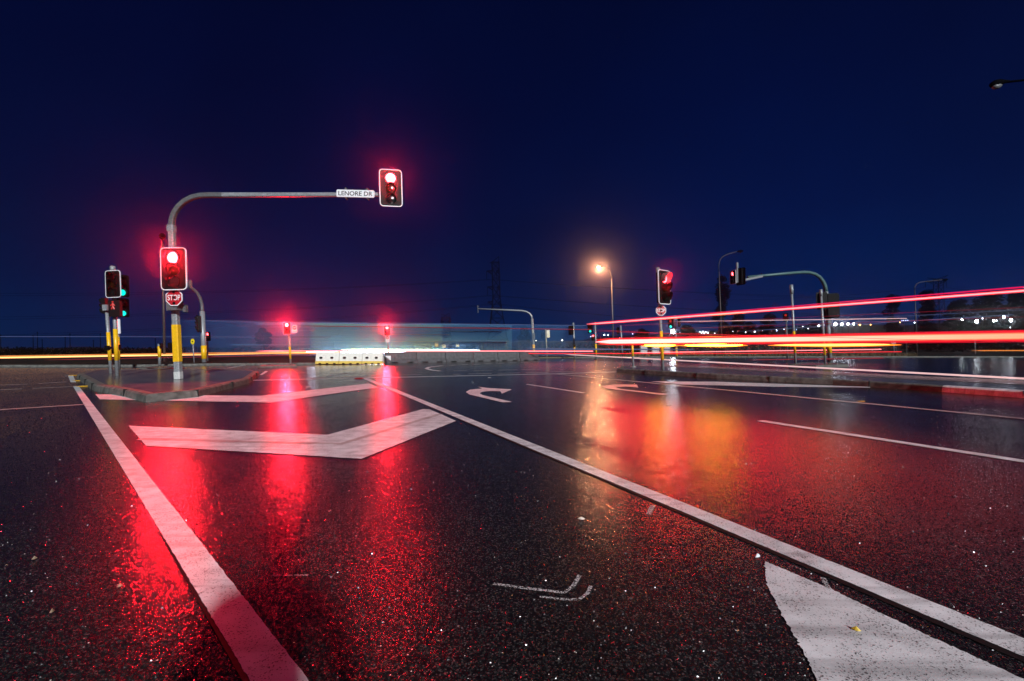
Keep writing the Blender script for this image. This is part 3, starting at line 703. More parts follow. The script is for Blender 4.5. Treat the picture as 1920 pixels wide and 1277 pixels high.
# --- centre mast arm (rusty light) and the posts right of it
b_ = G(1001.5, 668.5); D_ = b_.y
t = thing('signal_mast', 'bare mast arm pole with a long arm reaching left and a yellow band', 'mast arm', b_)
pole(t, b_, P(997.5, 598, D_), 0.16, [(zat(664, D_), zat(646, D_), 'yellow')])
s = MB(); s.tube([P(997.5, 599, D_), P(996.5, 593, D_), P(993, 588, D_), P(987, 584.5, D_), P(978, 582.6, D_), P(960, 581.8, D_), P(896, 579, D_)], [0.14, 0.13, 0.125, 0.12, 0.115, 0.11, 0.08], 8); s.build('arm', 'galv', t, smooth=True)
s = MB(); s.tube([P(895.5, 572, D_), P(896.5, 586.5, D_)], 0.05, 6); s.tube([P(898, 575, D_), P(895.5, 575, D_)], 0.05, 6); s.build('aerial', 'galv_dark', t)
s = MB(); s.box((0, 0, 0), (0.22, 0.2, 0.9), frame(P(1001.5, 630.5, D_ - 0.2))); s.build('terminal_box', 'galv_dark', t)
def back_post(label, bx, by, tx, ty, r, heads=(), band=None, extra=None, group=None):
    b_ = G(bx, by, 0.0); D_ = b_.y
    t = thing('signal_post', label, 'traffic light', b_)
    pole(t, b_, P(tx, ty, D_), r, [(zat(band[1], D_), zat(band[0], D_), 'yellow')] if band else [])
    for (hx, hy, hh, yaw, lit) in heads:
        s_ = M_(hh, D_) / 1.18
        head(t, P(hx, hy, D_ - 0.35), s_, yaw, 2.4, lit, True, border=False)
    return t, D_
N3 = (None, None, None)
t, D_ = back_post('post with white sign back and dark head right of the bare mast arm', 1025.5, 671, 1023, 617, 0.09, [(1018, 629, 15, 80, N3)])
s = MB(); s.prism(rrect(M_(5.6, D_), M_(14, D_), 0.03), 0, 0.03, frame(P(1028, 626, D_ - 0.15))); s.build('sign_face', 'white', t)
back_post('plain post with yellow band and dark head seen from behind', 1078, 672, 1074.7, 605, 0.10, [(1070.5, 619.5, 17, 150, N3)], (646, 664))
back_post('post with small green light above a small red light at the trail ends', 1118, 673, 1115.5, 604, 0.09, [(1106.5, 616, 17, -25, (None, None, 'glow_green')), (1112, 633, 12, -5, ('glow_red_small', None, None))], (645, 665))
back_post('dim post with a tiny red light just right of the lit street lamp', 1167.5, 671.5, 1163.5, 610, 0.09, [(1159, 620, 13, 40, N3), (1161.8, 637, 10, 0, ('glow_red_small', None, None))])
back_post('post with green and red heads behind the right stop sign', 1269, 674, 1265, 591, 0.085, [(1257.5, 607, 18, -40, ('glow_red_dim', None, 'glow_green')), (1274, 605, 17, 75, N3)], (652, 668))

# --- short post and signal post on the median
b_ = G(1187.3, 688.4, 0.142); D_ = b_.y
t = thing('push_button_post', 'short yellow banded post on the nose of the median island', 'post', b_)
pole(t, b_, P(1184.6, 632, D_), 0.05, [(zat(668, D_), zat(643, D_), 'yellow')]); flange(t, b_, 0.14)
b_ = G(1243, 694, 0.142); D_ = b_.y
t = thing('signal_post', 'post on the median with a red lit signal turned right above a stop sign', 'traffic light', b_)
pole(t, b_, P(1233.5, 508, D_), 0.058, [(zat(675, D_), zat(621, D_), 'yellow')], cap=(0.32, 0.075))
head(t, P(1246, 538.5, D_ - 0.32), M_(63, D_) / 1.18, 38, 1.6, ('glow_red_small', None, None), label='signal head with white border and a lit red cowl', vis=1.5, watts=260, aim=(0.6, -0.8, -0.1))
stop_sign(t, P(1239.3, 582, D_ - 0.2), M_(10.3, D_ - 0.2), 0, 1.5)

# --- posts and mast arm on the right
b_ = G(1491.5, 681.5, 0.122); D_ = b_.y
t = thing('signal_post', 'bare grey post with wide cap and yellow band on the small right island', 'post', b_)
pole(t, b_, P(1483.8, 541, D_), 0.062, [(zat(662, D_), zat(621, D_), 'yellow')], cap=(0.55, 0.095))
b_ = G(1547, 680.6, 0.122); D_ = b_.y
t = thing('signal_post', 'capped post with yellow band standing before the right mast arm', 'traffic light', b_)
pole(t, b_, P(1539, 548, D_), 0.062, [(zat(666, D_), zat(627, D_), 'yellow')], cap=(0.42, 0.088))
head(t, P(1540.5, 564, D_ + 0.4), M_(33, D_) / 1.18, 172, 2.4, N3, border=False)
b_ = G(1556.5, 679.5, 0.122); D_ = b_.y + 0.9
b_ = Vector((P(1556.5, 679, D_).x, D_, 0.0))
t = thing('mast_arm_signal', 'grey mast arm on the right with its arm reaching left and dark heads', 'traffic light', b_)
pole(t, b_, P(1548.5, 547, D_), 0.13, [(zat(662, D_), zat(640, D_), 'yellow')])
ap = [(1548.5, 548), (1547, 537), (1543, 528), (1537, 520), (1528, 514), (1517, 511), (1505, 510.6), (1485, 512), (1402, 519.5)]
s = MB(); s.tube([P(x, y, D_ - 0.012 * (1548 - x)) for x, y in ap], [0.13, 0.125, 0.12, 0.115, 0.11, 0.105, 0.10, 0.10, 0.08], 8); s.build('arm', 'galv_green_lit', t, smooth=True)
Da = D_ - 1.7
head(t, P(1389, 518.5, Da), M_(32, Da) / 1.18, 120, 1.0, N3, border=False)
head(t, P(1374, 520, Da), M_(26, Da) / 1.18, -75, 1.0, ('glow_red_small', None, None), border=True)
s = MB(); s.tube([P(1382.5, 530, Da), P(1382, 500, Da)], 0.045, 8); s.tube([P(1382, 502, Da), P(1382, 492.5, Da)], 0.07, 8); s.build('arm_post', 'galv', t)
s = MB(); s.prism([(-0.55, -0.16), (0.55, 0.02), (0.55, 0.13), (-0.55, -0.02)], 0, 0.03, frame(P(1414, 521, Da - 0.1))); s.build('name_blade', 'galv_dark', t)
head(t, P(1557.5, 573.5, D_ - 0.4), M_(46, D_) / 1.18, 165, 2.0, N3, border=False)
s = MB(); s.box((0, 0, 0), (0.22, 0.2, 0.95), frame(P(1553.5, 595, D_ - 0.2))); s.build('terminal_box', 'galv_dark', t)
b_ = G(1476, 672); D_ = b_.y
t = thing('signal_post', 'small far signal glowing dull red left of the bare capped post', 'traffic light', b_)
pole(t, b_, P(1474, 600, D_), 0.08, mat='galv_dark'); head(t, P(1473, 595, D_ - 0.3), M_(15, D_) / 1.18, -25, 2.4, ('glow_red_dim', None, None), border=False)
def speed_sign(label, bx, by, tx, ty, w):
    b_ = G(bx, by); D_ = b_.y; t = thing('road_sign', label, 'sign', b_)
    pole(t, b_, P(tx, ty, D_), 0.06); M = frame(P(tx + 0.3, ty + 4.3, D_ - 0.1)); W = M_(w, D_)
    s = MB(); s.prism(rrect(W, W * 1.05, 0.05), 0, 0.03, M); p = s.build('sign_face', 'cabinet', t)
    s = MB(); N = 20; ring = []
    for r_ in (W * 0.40, W * 0.30): ring += [M @ Vector((r_ * math.cos(2 * math.pi * k / N), -0.005, W * 0.06 + r_ * math.sin(2 * math.pi * k / N))) for k in range(N)]
    s.add(ring, [(k, (k + 1) % N, N + (k + 1) % N, N + k) for k in range(N)]); s.build('roundel', 'sign_red', p)
speed_sign('square sign with a red ring on a thin post in the right verge', 1676.5, 665, 1674.8, 636, 8)
speed_sign('square sign with a red ring at the far right edge of the verge', 1828.5, 665, 1827, 630, 7.5)

# ------------------------------------------------------------------ barriers, fence, cabinets
def water_barrier(x0, x1, label, first=False):
    D = 29.0; z0 = 0.0; b0 = Vector((P((x0 + x1) / 2, 683, D).x, D, 0.0))
    t = thing('water_barrier', label, 'barrier', b0, 'white and yellow plastic barriers')
    w = M_(x1 - x0, D) - 0.03; h = 0.74
    M = Matrix.Translation(b0)
    def slab(z_a, z_b, d_a, d_b, ww):
        s = MB(); vs = [M @ Vector((sx * ww / 2, sy * dd / 2, zz)) for zz, dd in ((z_a, d_a), (z_b, d_b)) for sx, sy in ((-1, -1), (1, -1), (1, 1), (-1, 1))]
        return s.add(vs, [(3, 2, 1, 0), (4, 5, 6, 7)] + [(i, (i + 1) % 4, 4 + (i + 1) % 4, 4 + i) for i in range(4)])
    s = slab(0.22, h, 0.42, 0.24, w); body = s.build('body', 'barrier_plastic', t)
    s = slab(0.05, 0.215, 0.56, 0.50, w); s.v += []; ft = s.build('foot', 'barrier_foot', t)
    for k in (-0.3, 0.02, 0.33):
        s = MB(); s.box((k * w, -0.272, 0.055), (0.16, 0.03, 0.09), M); s.build('fork_pocket', 'black', ft)
    for k in (-0.27, 0.20):
        s = MB(); N = 12
        Mk = M @ Matrix.Translation((k * w, -0.195, 0.43)) @ Matrix.Rotation(R(-9.8), 4, 'X')
        s.prism(rrect(0.20, 0.13, 0.06), -0.012, 0.004, Mk); s.build('hole', 'black', body)
    s = MB(); s.box((0, 0, h + 0.018), (w * 0.98, 0.2, 0.03), M); s.build('top_rail', 'white', t)
    s = MB(); s.tube([M @ Vector((w / 2 + 0.012, -0.02, 0.1)), M @ Vector((w / 2 + 0.012, -0.02, h + 0.05))], 0.03, 8); s.build('pin', 'galv', t)
water_barrier(594, 638, 'leftmost white and yellow plastic water barrier')
water_barrier(638, 681, 'middle white and yellow plastic water barrier of the three')
water_barrier(681, 719, 'right hand plastic water barrier joined to the grey concrete one')
def concrete_barrier(x0, x1, y0, y1, label, h0=0.78):
    A, B = G(x0, y0), G(x1, y1); d = (B - A); L = d.length; d.normalize(); n = Vector((-d.y, d.x, 0))
    c = (A + B) / 2
    t = thing('concrete_barrier', label, 'barrier', c, 'grey concrete barriers')
    prof = [(-0.30, 0.0), (-0.30, 0.08), (-0.13, 0.30), (-0.09, h0), (0.09, h0), (0.13, 0.30), (0.30, 0.08), (0.30, 0.0)]
    s = MB(); k = len(prof); vs = [c + d * sx * (L / 2 - 0.02) + n * a + Vector((0, 0, z)) for sx in (-1, 1) for a, z in prof]
    s.add(vs, [tuple(range(k - 1, -1, -1)), tuple(range(k, 2 * k))] + [(i, (i + 1) % k, k + (i + 1) % k, k + i) for i in range(k)])
    s.build('body', 'concrete', t)
    for q in (-0.25, 0.25):
        s = MB()
        Mq = Matrix.Translation(c + d * q * L) @ Matrix(((d.x, n.x, 0, 0), (d.y, n.y, 0, 0), (0, 0, 1, 0), (0, 0, 0, 1)))
        s.box((0, -0.296, 0.045), (0.45, 0.02, 0.07), Mq)
        s.build('lifting_slot', 'black', t)
cb = [(722, 681.2), (780, 680), (834, 679), (886, 678), (932, 677.2), (972, 676.5), (1008, 675.5)]
cl = ['concrete barrier joined to the white plastic barriers', 'second concrete barrier from the plastic ones', 'third concrete barrier from the plastic ones', 'fourth concrete barrier from the plastic ones',
      'concrete barrier before the last pair on the right', 'last concrete barrier beside the bare mast arm']
for i in range(6): concrete_barrier(cb[i][0], cb[i + 1][0], cb[i][1], cb[i + 1][1], cl[i])
# sloped white end plate
s = MB(); D_ = 30.0; o_ = Vector((P(726, 681, D_).x, D_ - 0.8, 0))
s.prism([(-0.3, 0.55), (0.45, 0.55), (0.45, 0.25), (0.15, 0.45), (-0.3, 0.80)], 0, 0.05, Matrix.Translation(o_)); 
tag(s.build('barrier_end_plate', 'white', origin=o_), 'bent white end plate between plastic and concrete barriers', 'end plate')

def chain_fence(px0, px1, Y0, Y1, z_h, n, label, z0=0.1):
    A = Vector((P(px0, 0, Y0).x, Y0, z0)); B = Vector((P(px1, 0, Y1).x, Y1, z0))
    t = thing('chain_link_fence', label, 'fence', (A + B) / 2)
    for i in range(n + 1):
        p = A.lerp(B, i / n); s = MB(); s.tube([p, p + Vector((-0.04 * z_h, 0, z_h))], 0.035, 6); s.build('fence_post', 'galv_dark', t)
    s = MB(); off = Vector((-0.04 * z_h, 0, z_h))
    s.tube([A + off, B + off], 0.022, 5); s.tube([A + off * 0.06, B + off * 0.06], 0.012, 4); s.build('rail', 'galv_dark', t)
    s = MB(); L = (B - A).length; k = int(L / 0.22); rows = 9
    d = (B - A) / k
    for i in range(k):                                   # diagonal wires both ways
        for sg in (1, -1):
            j = i + sg * rows
            if 0 <= j <= k: s.tube([A + d * i + off * 0.05, A + d * j + off * 0.98], 0.0035, 3, False)
    s.build('wire_mesh', 'galv_dark', t)
chain_fence(560, 880, 58, 62, 2.0, 15, 'chain link fence behind the road closed sign')
chain_fence(880, 1180, 62, 70, 2.0, 14, 'chain link fence behind the bare mast arm')
chain_fence(1260, 1700, 72, 74, 2.0, 22, 'low fence in the verge behind the red trails')
# road closed board
b_ = Vector((P(793, 660, 52).x, 52, 0.1))
t = thing('road_closed_barricade', 'white road closed board standing on four white planks', 'barricade', b_)
M = frame(P(792.5, 647, 52), 0, 1.0); s = MB(); s.prism(rrect(M_(31, 52), M_(5.2, 52), 0.02), 0, 0.04, M); p = s.build('board', 'white', t)
text('lettering', 'ROAD CLOSED', M_(2.9, 52), M, 'letter_black', p, M_(25, 52), -0.004)
for x in (783, 791.2, 799.3, 807.2):
    s = MB(); s.box((0, 0, 0), (M_(4, 52), 0.04, M_(9, 52)), frame(P(x, 655.4, 52.05), 0, 1.0)); s.build('plank', 'white', t)
for x in (787, 803):
    s = MB(); s.tube([Vector((P(x, 660, 52.15).x, 52.15, 0.1)), P(x - 0.4, 645, 52.15)], 0.035, 6); s.build('post', 'galv', t)
for i, (x, y, w, hh, lb) in enumerate(((818.5, 647, 7, 6, 'larger pink plate hung on the fence beside the road closed board'), (832.5, 649.5, 7, 6, 'pink plate hung low on the fence between two others'), (858, 648.3, 6, 4.5, 'small pink plate hung on the fence farthest from the road closed board'))):
    Yq = 57.6 + 0.05 * i + (x - 560) / 320 * 4
    s = MB(); c = P(x, y, Yq); s.prism(rrect(M_(w, Yq), M_(hh, Yq), 0.03), 0, 0.02, frame(c)); o = s.build('fence_plate', 'white', origin=c)
    tag(o, lb, 'sign', 'plates hung on the fence')
for x0, x1, y0, y1, lb in ((1200, 1212.5, 648, 667, 'leftmost grey utility cabinet behind the short post'), (1222, 1234.5, 650, 667, 'grey utility cabinet just left of the right stop sign post'), (1244.5, 1255, 650, 667, 'grey utility cabinet just right of the right stop sign post')):
    Y = 66.0; b_ = Vector((P((x0 + x1) / 2, y1, Y).x, Y, 0.1)); w = M_(x1 - x0, Y); h_ = zat(y0, Y) - 0.1
    t = thing('utility_cabinet', lb, 'cabinet', b_, 'grey utility cabinets')
    M = Matrix.Translation(b_); s = MB(); s.box((0, 0, 0.05 + h_ / 2), (w, 0.6, h_ - 0.1), M); s.build('body', 'cabinet', t)
    s = MB(); s.box((0, 0, h_ + 0.03), (w + 0.08, 0.68, 0.06), M); s.build('lid', 'galv_dark', t)
    s = MB(); s.box((0, -0.31, h_ * 0.5), (w * 0.86, 0.012, h_ * 0.78), M); d = s.build('door', 'cabinet', t)
    s = MB(); s.box((w * 0.3, -0.33, h_ * 0.5), (0.04, 0.03, 0.14), M); s.build('handle', 'black', d)
b_ = G(1231, 674.4); s = MB(); s.box((0, 0, 0.06), (M_(17, b_.y), 0.5, 0.12), Matrix.Translation(b_)); s.box((0, 0, 0.13), (M_(15, b_.y), 0.4, 0.02), Matrix.Translation(b_))
tag(s.build('concrete_plinth', 'white', origin=b_), 'low pale concrete plinth on the road behind the median nose', 'plinth')

# ------------------------------------------------------------------ hills, trees, pylons, wires
def hills():
    rnd = random.Random(4); b = MB(); n = 90; Y0 = 300
    prof = lambda x: 654 - (654 - (652 if x < 500 else 652 - (x - 500) / 500 * 10 if x < 1000 else 642 - min(1, (x - 1000) / 500) * 32 - max(0, x - 1500) / 420 * 4))
    vs = []
    for i in range(n + 1):
        x = -500 + 3100 * i / n; h = max(0.5, zat(prof(x) + 1.4 * math.sin(x * 0.031) + rnd.uniform(-1, 1), Y0))
        X = P(x, 0, Y0).x
        vs += [Vector((X * 0.93, Y0 * 0.93, -1)), Vector((X, Y0, h)), Vector((X * 1.1, Y0 * 1.1, -1))]
    b.add(vs, [(3 * i + k, 3 * i + 3 + k, 3 * i + 4 + k, 3 * i + 1 + k) for i in range(n) for k in (0, 1)])
    struct(b.build('hills', 'hill'), 'dark low hills along the horizon', 'hills')
hills()
def leafy(b, c, rad, n, size, rnd):
    for _ in range(n):
        while True:
            q = Vector((rnd.uniform(-1, 1), rnd.uniform(-1, 1), rnd.uniform(-1, 1)))
            if q.length < 1: break
        q = Vector((c[0] + q.x * rad[0], c[1] + q.y * rad[1], c[2] + q.z * rad[2]))
        s_ = size * rnd.uniform(0.5, 1.4); u = Vector((rnd.gauss(0, 1), rnd.gauss(0, 1), rnd.gauss(0, 1))).normalized(); w = u.orthogonal().normalized()
        b.add([q - u * s_, q + w * s_ * 0.45, q + u * s_, q - w * s_ * 0.45], [(0, 1, 2, 3)])
def tree(px, top, base, wpx, Y, seed, label, shape='round', lean=1.5):
    rnd = random.Random(seed); h = zat(top, Y) - zat(base, Y); w = M_(wpx, Y); b0 = Vector((P(px, 0, Y).x, Y, min(zat(base, Y), 0.0) if base > 654 else 0.0))
    Ht = zat(top, Y); t = thing('tree', label, 'tree', b0, 'dark trees against the night sky')
    s = MB(); tp = b0 + Vector((-Ht * 0.03, 0, Ht * 0.82)); s.tube([b0, b0.lerp(tp, 0.4) + Vector((w * 0.03, 0, 0)), tp], [w * 0.05 + 0.15, w * 0.035 + 0.1, 0.06], 7)
    cl = []
    nc = 38 if shape == 'round' else 40
    for k in range(nc):
        f = rnd.random()
        if shape == 'tall': z = Ht * (0.12 + 0.86 * f); rr = w * 0.5 * (1.0 - 0.72 * f ** 1.3) * (0.75 + 0.25 * math.sin(f * 17 + seed)); r_ = w * rnd.uniform(0.12, 0.22)
        else: z = Ht * (0.30 + 0.66 * f); rr = w * 0.46 * math.sin(math.pi * (0.22 + 0.70 * f)); r_ = w * rnd.uniform(0.13, 0.22)
        a = rnd.uniform(0, 6.283); dd = rr * rnd.uniform(0.2, 0.92)
        c = Vector((b0.x + dd * math.cos(a) - z * 0.03, b0.y + dd * math.sin(a), z)); cl.append((c, r_))
        s.tube([b0 + (tp - b0) * min(0.95, max(0.15, (z - r_) / Ht)), c], [0.07, 0.03], 4, False)
    s.build('trunk', 'bark', t)
    cb_ = MB()
    for c, r_ in cl: leafy(cb_, c, (r_, r_, r_ * 0.75), 150, r_ * 0.30, rnd)
    cb_.build('crown', 'foliage', t)
tree(1357, 520, 630, 44, 180, 1, 'tall narrow dark tree behind the unlit street lamp', 'tall')
tree(1385, 588, 630, 34, 185, 12, 'low dark bush at the foot of the tall narrow tree', 'round')
tree(1444, 588, 630, 34, 190, 2, 'small round dark tree left of the bare capped post', 'round')
tree(1408, 603, 630, 26, 200, 3, 'smallest dark bush between the narrow tree and the capped post', 'round')
tree(1676, 551, 630, 46, 170, 4, 'conical dark tree left of the far right street lamp', 'tall')
tree(1740, 547, 630, 44, 170, 5, 'dark tree in front of the right pylon', 'tall')
tree(1800, 561, 630, 50, 165, 6, 'rounded dark tree right of the right pylon', 'round')
tree(1853, 547, 640, 66, 150, 7, 'wide dark gum tree near the right picture edge', 'round')
tree(1912, 548, 640, 66, 150, 8, 'wide dark gum tree cut by the right picture edge', 'round')
tree(1530, 600, 630, 34, 210, 9, 'low dark tree behind the right mast arm', 'round')
tree(495, 617, 650, 30, 110, 10, 'small dark tree left of the slim red signal post', 'round')
tree(985, 616, 650, 30, 130, 11, 'dark spreading tree behind the bare mast arm', 'round')
tree(1205, 618, 640, 34, 150, 13, 'low dark tree left of the right stop sign', 'round')
tree(1290, 612, 640, 40, 160, 14, 'low dark tree right of the bright white floodlight', 'round')
def treeline(x0, x1, yt, Y, n, label, seed):
    rnd = random.Random(seed); b = MB()
    for i in range(n):
        x = x0 + (x1 - x0) * rnd.random(); h = zat(yt + rnd.uniform(-2, 3), Y)
        c = P(x, 0, Y + rnd.uniform(-4, 4)); leafy(b, (c.x, c.y, h * 0.5), (h * 0.7, 1.5, h * 0.5), 42, h * 0.10, rnd)
    o = b.build('treeline', 'foliage'); tag(o, label, 'undergrowth', None, 'stuff')
treeline(-200, 330, 651, 60, 170, 'low dark scrub along the left horizon', 1)
treeline(330, 900, 650, 90, 120, 'faint low scrub behind the fence', 2)
treeline(880, 1250, 645, 110, 110, 'low dark scrub behind the bare mast arm', 3)
treeline(1240, 2000, 628, 140, 240, 'dark scrub belt along the right horizon', 4)
def grass_strip():
    rnd = random.Random(8); b = MB()
    for i in range(5200):
        x = rnd.uniform(1080, 1720); Y = rnd.uniform(54, 62) ; c = Vector((P(x, 0, Y).x, Y, 0.1)); h = rnd.uniform(0.15, 0.55); a = rnd.uniform(0, 3.14)
        d = Vector((math.cos(a), math.sin(a), 0)) * 0.035; l = Vector((rnd.uniform(-0.15, 0.15), rnd.uniform(-0.1, 0.1), h))
        b.add([c - d, c + d, c + l], [(0, 1, 2)])
    tag(b.build('grass', 'dry_grass'), 'dry pale grass along the far right verge', 'grass', None, 'stuff')
grass_strip()
# stakes at the left horizon
for i, (x, y0) in enumerate([(2, 627), (63, 628), (71, 622), (80, 636), (123, 631), (132, 625), (176, 637), (189, 625), (292, 634), (327, 637)]):
    Y = 58 + (i * 7 % 5); b_ = Vector((P(x, 0, Y).x, Y, 0.0)); s = MB(); s.tube([b_, P(x - 0.6, y0, Y)], [0.05, 0.035], 6)
    tp = P(x - 0.6, y0 + 2, Y); s.tube([tp - Vector((0.14, 0, 0)), tp + Vector((0.14, 0, 0))], 0.02, 5)
    tag(s.build('stake', 'steel_dark', origin=b_), 'thin dark stake above the scrub on the left horizon', 'stake', 'stakes on the left horizon')
# pylons
def pylon(px, y_top, y_base, half_top, half_base, Y, label, arms, horns=True, nseg=14, r=0.28, spread=None):
    r *= 1.25
    zb, zt = 0.0, zat(y_top, Y); cx = P(px, 0, Y).x; b0 = Vector((cx, Y, 0)); lean = -0.03
    t = thing('pylon', label, 'pylon', b0, 'lattice power pylons')
    def hw(z):
        f = z / zt
        return half_top + (half_base - half_top) * max(0, 1 - f / 0.62) ** 1.25
    def corner(z, sx, sy): q = hw(z); return Vector((cx + sx * q + lean * z, Y + sy * q, z))
    s = MB(); zs = [zt * (1 - (1 - i / nseg) ** 1.15) for i in range(nseg + 1)]
    for i in range(nseg):
        for sx, sy in ((-1, -1), (1, -1), (1, 1), (-1, 1)):
            s.tube([corner(zs[i], sx, sy), corner(zs[i + 1], sx, sy)], r, 4, False)
        for (a, b) in (((-1, -1), (1, -1)), ((1, -1), (1, 1)), ((1, 1), (-1, 1)), ((-1, 1), (-1, -1))):
            s.tube([corner(zs[i], *a), corner(zs[i + 1], *b)], r * 0.5, 3, False); s.tube([corner(zs[i], *b), corner(zs[i + 1], *a)], r * 0.5, 3, False)
            s.tube([corner(zs[i + 1], *a), corner(zs[i + 1], *b)], r * 0.5, 3, False)
    s.build('lattice_body', 'steel_dark', t)
    tips = []
    for (ya, xl, xr, drop) in arms:
        z = zat(ya, Y); s = MB(); L = Vector((P(xl, 0, Y).x, Y, z)); Rr = Vector((P(xr, 0, Y).x, Y, z)); q = hw(z); cc = cx + lean * z
        for T, sg in ((L, -1), (Rr, 1)):
            for sy in (-1, 1):
                s.tube([Vector((cc + sg * q, Y + sy * q, z)), T], r * 0.8, 4, False); s.tube([Vector((cc + sg * q, Y + sy * q, z - 1.3)), T], r * 0.7, 4, False)
        ar = s.build('cross_arm', 'steel_dark', t)
        for T in (L, Rr):
            e = T - Vector((0, 0, M_(drop, Y))); s = MB(); s.tube([T, e], r * 0.7, 5); s.build('insulator', 'steel_dark', ar); tips.append(e)
    if horns:
        s = MB(); z = zt
        for sx, dx, dz in horns:
            s.tube([corner(z, -1, 0), Vector((cx + lean * z + dx * Y / F, Y, z + dz * Y / F))], r * 0.7, 4, False); s.tube([corner(z, 1, 0), Vector((cx + lean * z + dx * Y / F, Y, z + dz * Y / F))], r * 0.7, 4, False)
        s.build('peak', 'steel_dark', t)
    return tips
YP = 190
tipsA = pylon(934, 492, 650, M_(6.5, YP), M_(22, YP), YP, 'tall lattice pylon behind the bare mast arm', [(508, 912.5, 930.5, 16), (538, 914, 932, 16), (566, 915, 935, 4)], ((-1, -11, -1), (1, 6, 11)), 9, 0.13)
tipsB = pylon(838, 596, 650, M_(7, 290), M_(8, 290), 280, 'smaller distant pylon left of the tall one', [(600, 826.5, 844.5, 6)], ((-1, -8, 7), (1, 6, 9)), 7, 0.18)
tipsC = pylon(1763, 524, 600, M_(5, 215), M_(13, 215), 215, 'lattice pylon with wide wing arms at the right', [(527, 1735, 1774, 12), (551, 1742, 1776, 5)], ((-1, -21, 3), (1, 18, 8)), 8, 0.14)
tipsD = pylon(1570, 575, 610, M_(2, 290), M_(5, 290), 280, 'faint tiny pylon right of the mast arm', [(579, 1563, 1577, 4)], None, 6, 0.10)
def wire(p0, px1, py1, Y1, sag, label, r=0.05):
    b = MB(); q = P(px1, py1, Y1); pts = []
    for i in range(25):
        f = i / 24; p = p0.lerp(q, f); pts.append(Vector((p.x, p.y, p.z - sag * 4 * f * (1 - f))))
    b.tube(pts, r, 4); o = b.build('power_line', 'wire', origin=tuple(p0)); tag(o, label, 'power line', 'power lines')
names = ['upper', 'middle', 'lower']
for k in range(3):
    l, r_ = tipsA[2 * k], tipsA[2 * k + 1]
    yl = (541, 590, 630)[k]; yr = (556, 592, 640)[k]
    wire(l, -300, yl + 6, 150, 2.5, f'{names[k]} power line sagging left from the tall pylon, left hand wire')
    wire(r_, -300, yl + 12, 153, 2.5, f'{names[k]} power line sagging left from the tall pylon, right hand wire')
    wire(l, 2200, yr + 5, 165, 3, f'{names[k]} power line sagging right from the tall pylon, left hand wire')
    wire(r_, 2200, yr + 12, 168, 3, f'{names[k]} power line sagging right from the tall pylon, right hand wire')
wire(tipsC[0], 1300, 562, 240, 2, 'power line running left from the wing armed pylon', 0.07)
wire(tipsC[1], 2300, 570, 200, 2.5, 'power line running right from the wing armed pylon', 0.07)

# ------------------------------------------------------------------ distant lamps
def flood(px, py, size, mat, Y, label, group='tiny lights along the right horizon'):
    c = P(px, py, Y); b_ = Vector((c.x + 0.02 * c.z, Y, 0.0)); t = thing('floodlight', label, 'floodlight', b_, group)
    r = M_(size / 2, Y)
    s = MB(); s.tube([b_, c - Vector((0, 0, r))], 0.12, 5); s.build('mast', 'steel_dark', t)
    s = MB(); N = 10; vs = [c + Vector((0, -r * 0.5, 0))]
    vs += [c + Vector((r * math.cos(2 * math.pi * k / N), 0, r * math.sin(2 * math.pi * k / N))) for k in range(N)] + [c + Vector((0, r * 0.5, 0))]
    s.add(vs, [(0, 1 + k, 1 + (k + 1) % N) for k in range(N)] + [(N + 1, 1 + (k + 1) % N, 1 + k) for k in range(N)]); s.build('lamp', mat, t)
flood(1262, 622, 8.5, 'flood_bright', 90, 'brightest bluish white floodlight right of the stop sign post')
for i, x in enumerate((1566, 1578.5, 1590, 1600.5)):
    flood(x, 608 - 0.15 * i, 6.0 - 0.7 * i, 'flood_white', 200, ('leftmost and largest', 'second', 'third', 'rightmost and smallest')[i] + ' of four white floodlights in a row')
flood(1535, 611, 4, 'flood_dim', 200, 'white floodlight just left of the mast arm pole')
flood(1612, 609, 3.5, 'flood_warm', 200, 'orange lamp right of the row of four floodlights')
for (x, y) in ((1632, 609), (1668, 604), (1674, 605), (1687, 604.5)): flood(x, y, 2.4, 'flood_warm', 200, 'tiny orange lamp on the right horizon', 'tiny orange lamps on the right horizon')
for (x, y) in ((1691, 601.5), (1694, 601), (1698, 601), (1702, 601)): flood(x, y, 1.8, 'flood_blue', 200, 'tiny blue lamp in a row on the right horizon', 'tiny blue lamps on the right horizon')
for (x, y, s_, lb) in ((1803.5, 599, 4, 'white floodlight under the rounded tree'), (1831, 602.5, 6.5, 'large white floodlight beneath the wide gum tree'), (1842, 597, 3, 'small white floodlight above the large one'), (1863, 601.5, 4, 'white floodlight between the two gum trees'), (1868, 601.2, 3, 'small white floodlight close beside another'),
                       (1882, 594.5, 5, 'highest white floodlight near the right edge'), (1895, 600.5, 6, 'oval white floodlight near the right edge'), (1894, 614, 2, 'tiny low white lamp near the right edge'), (1714.5, 605, 2.4, 'small white lamp beside the far right street lamp')):
    flood(x, y, s_, 'flood_white' if s_ > 3.5 else 'flood_dim', 145, lb)
rnd = random.Random(21)
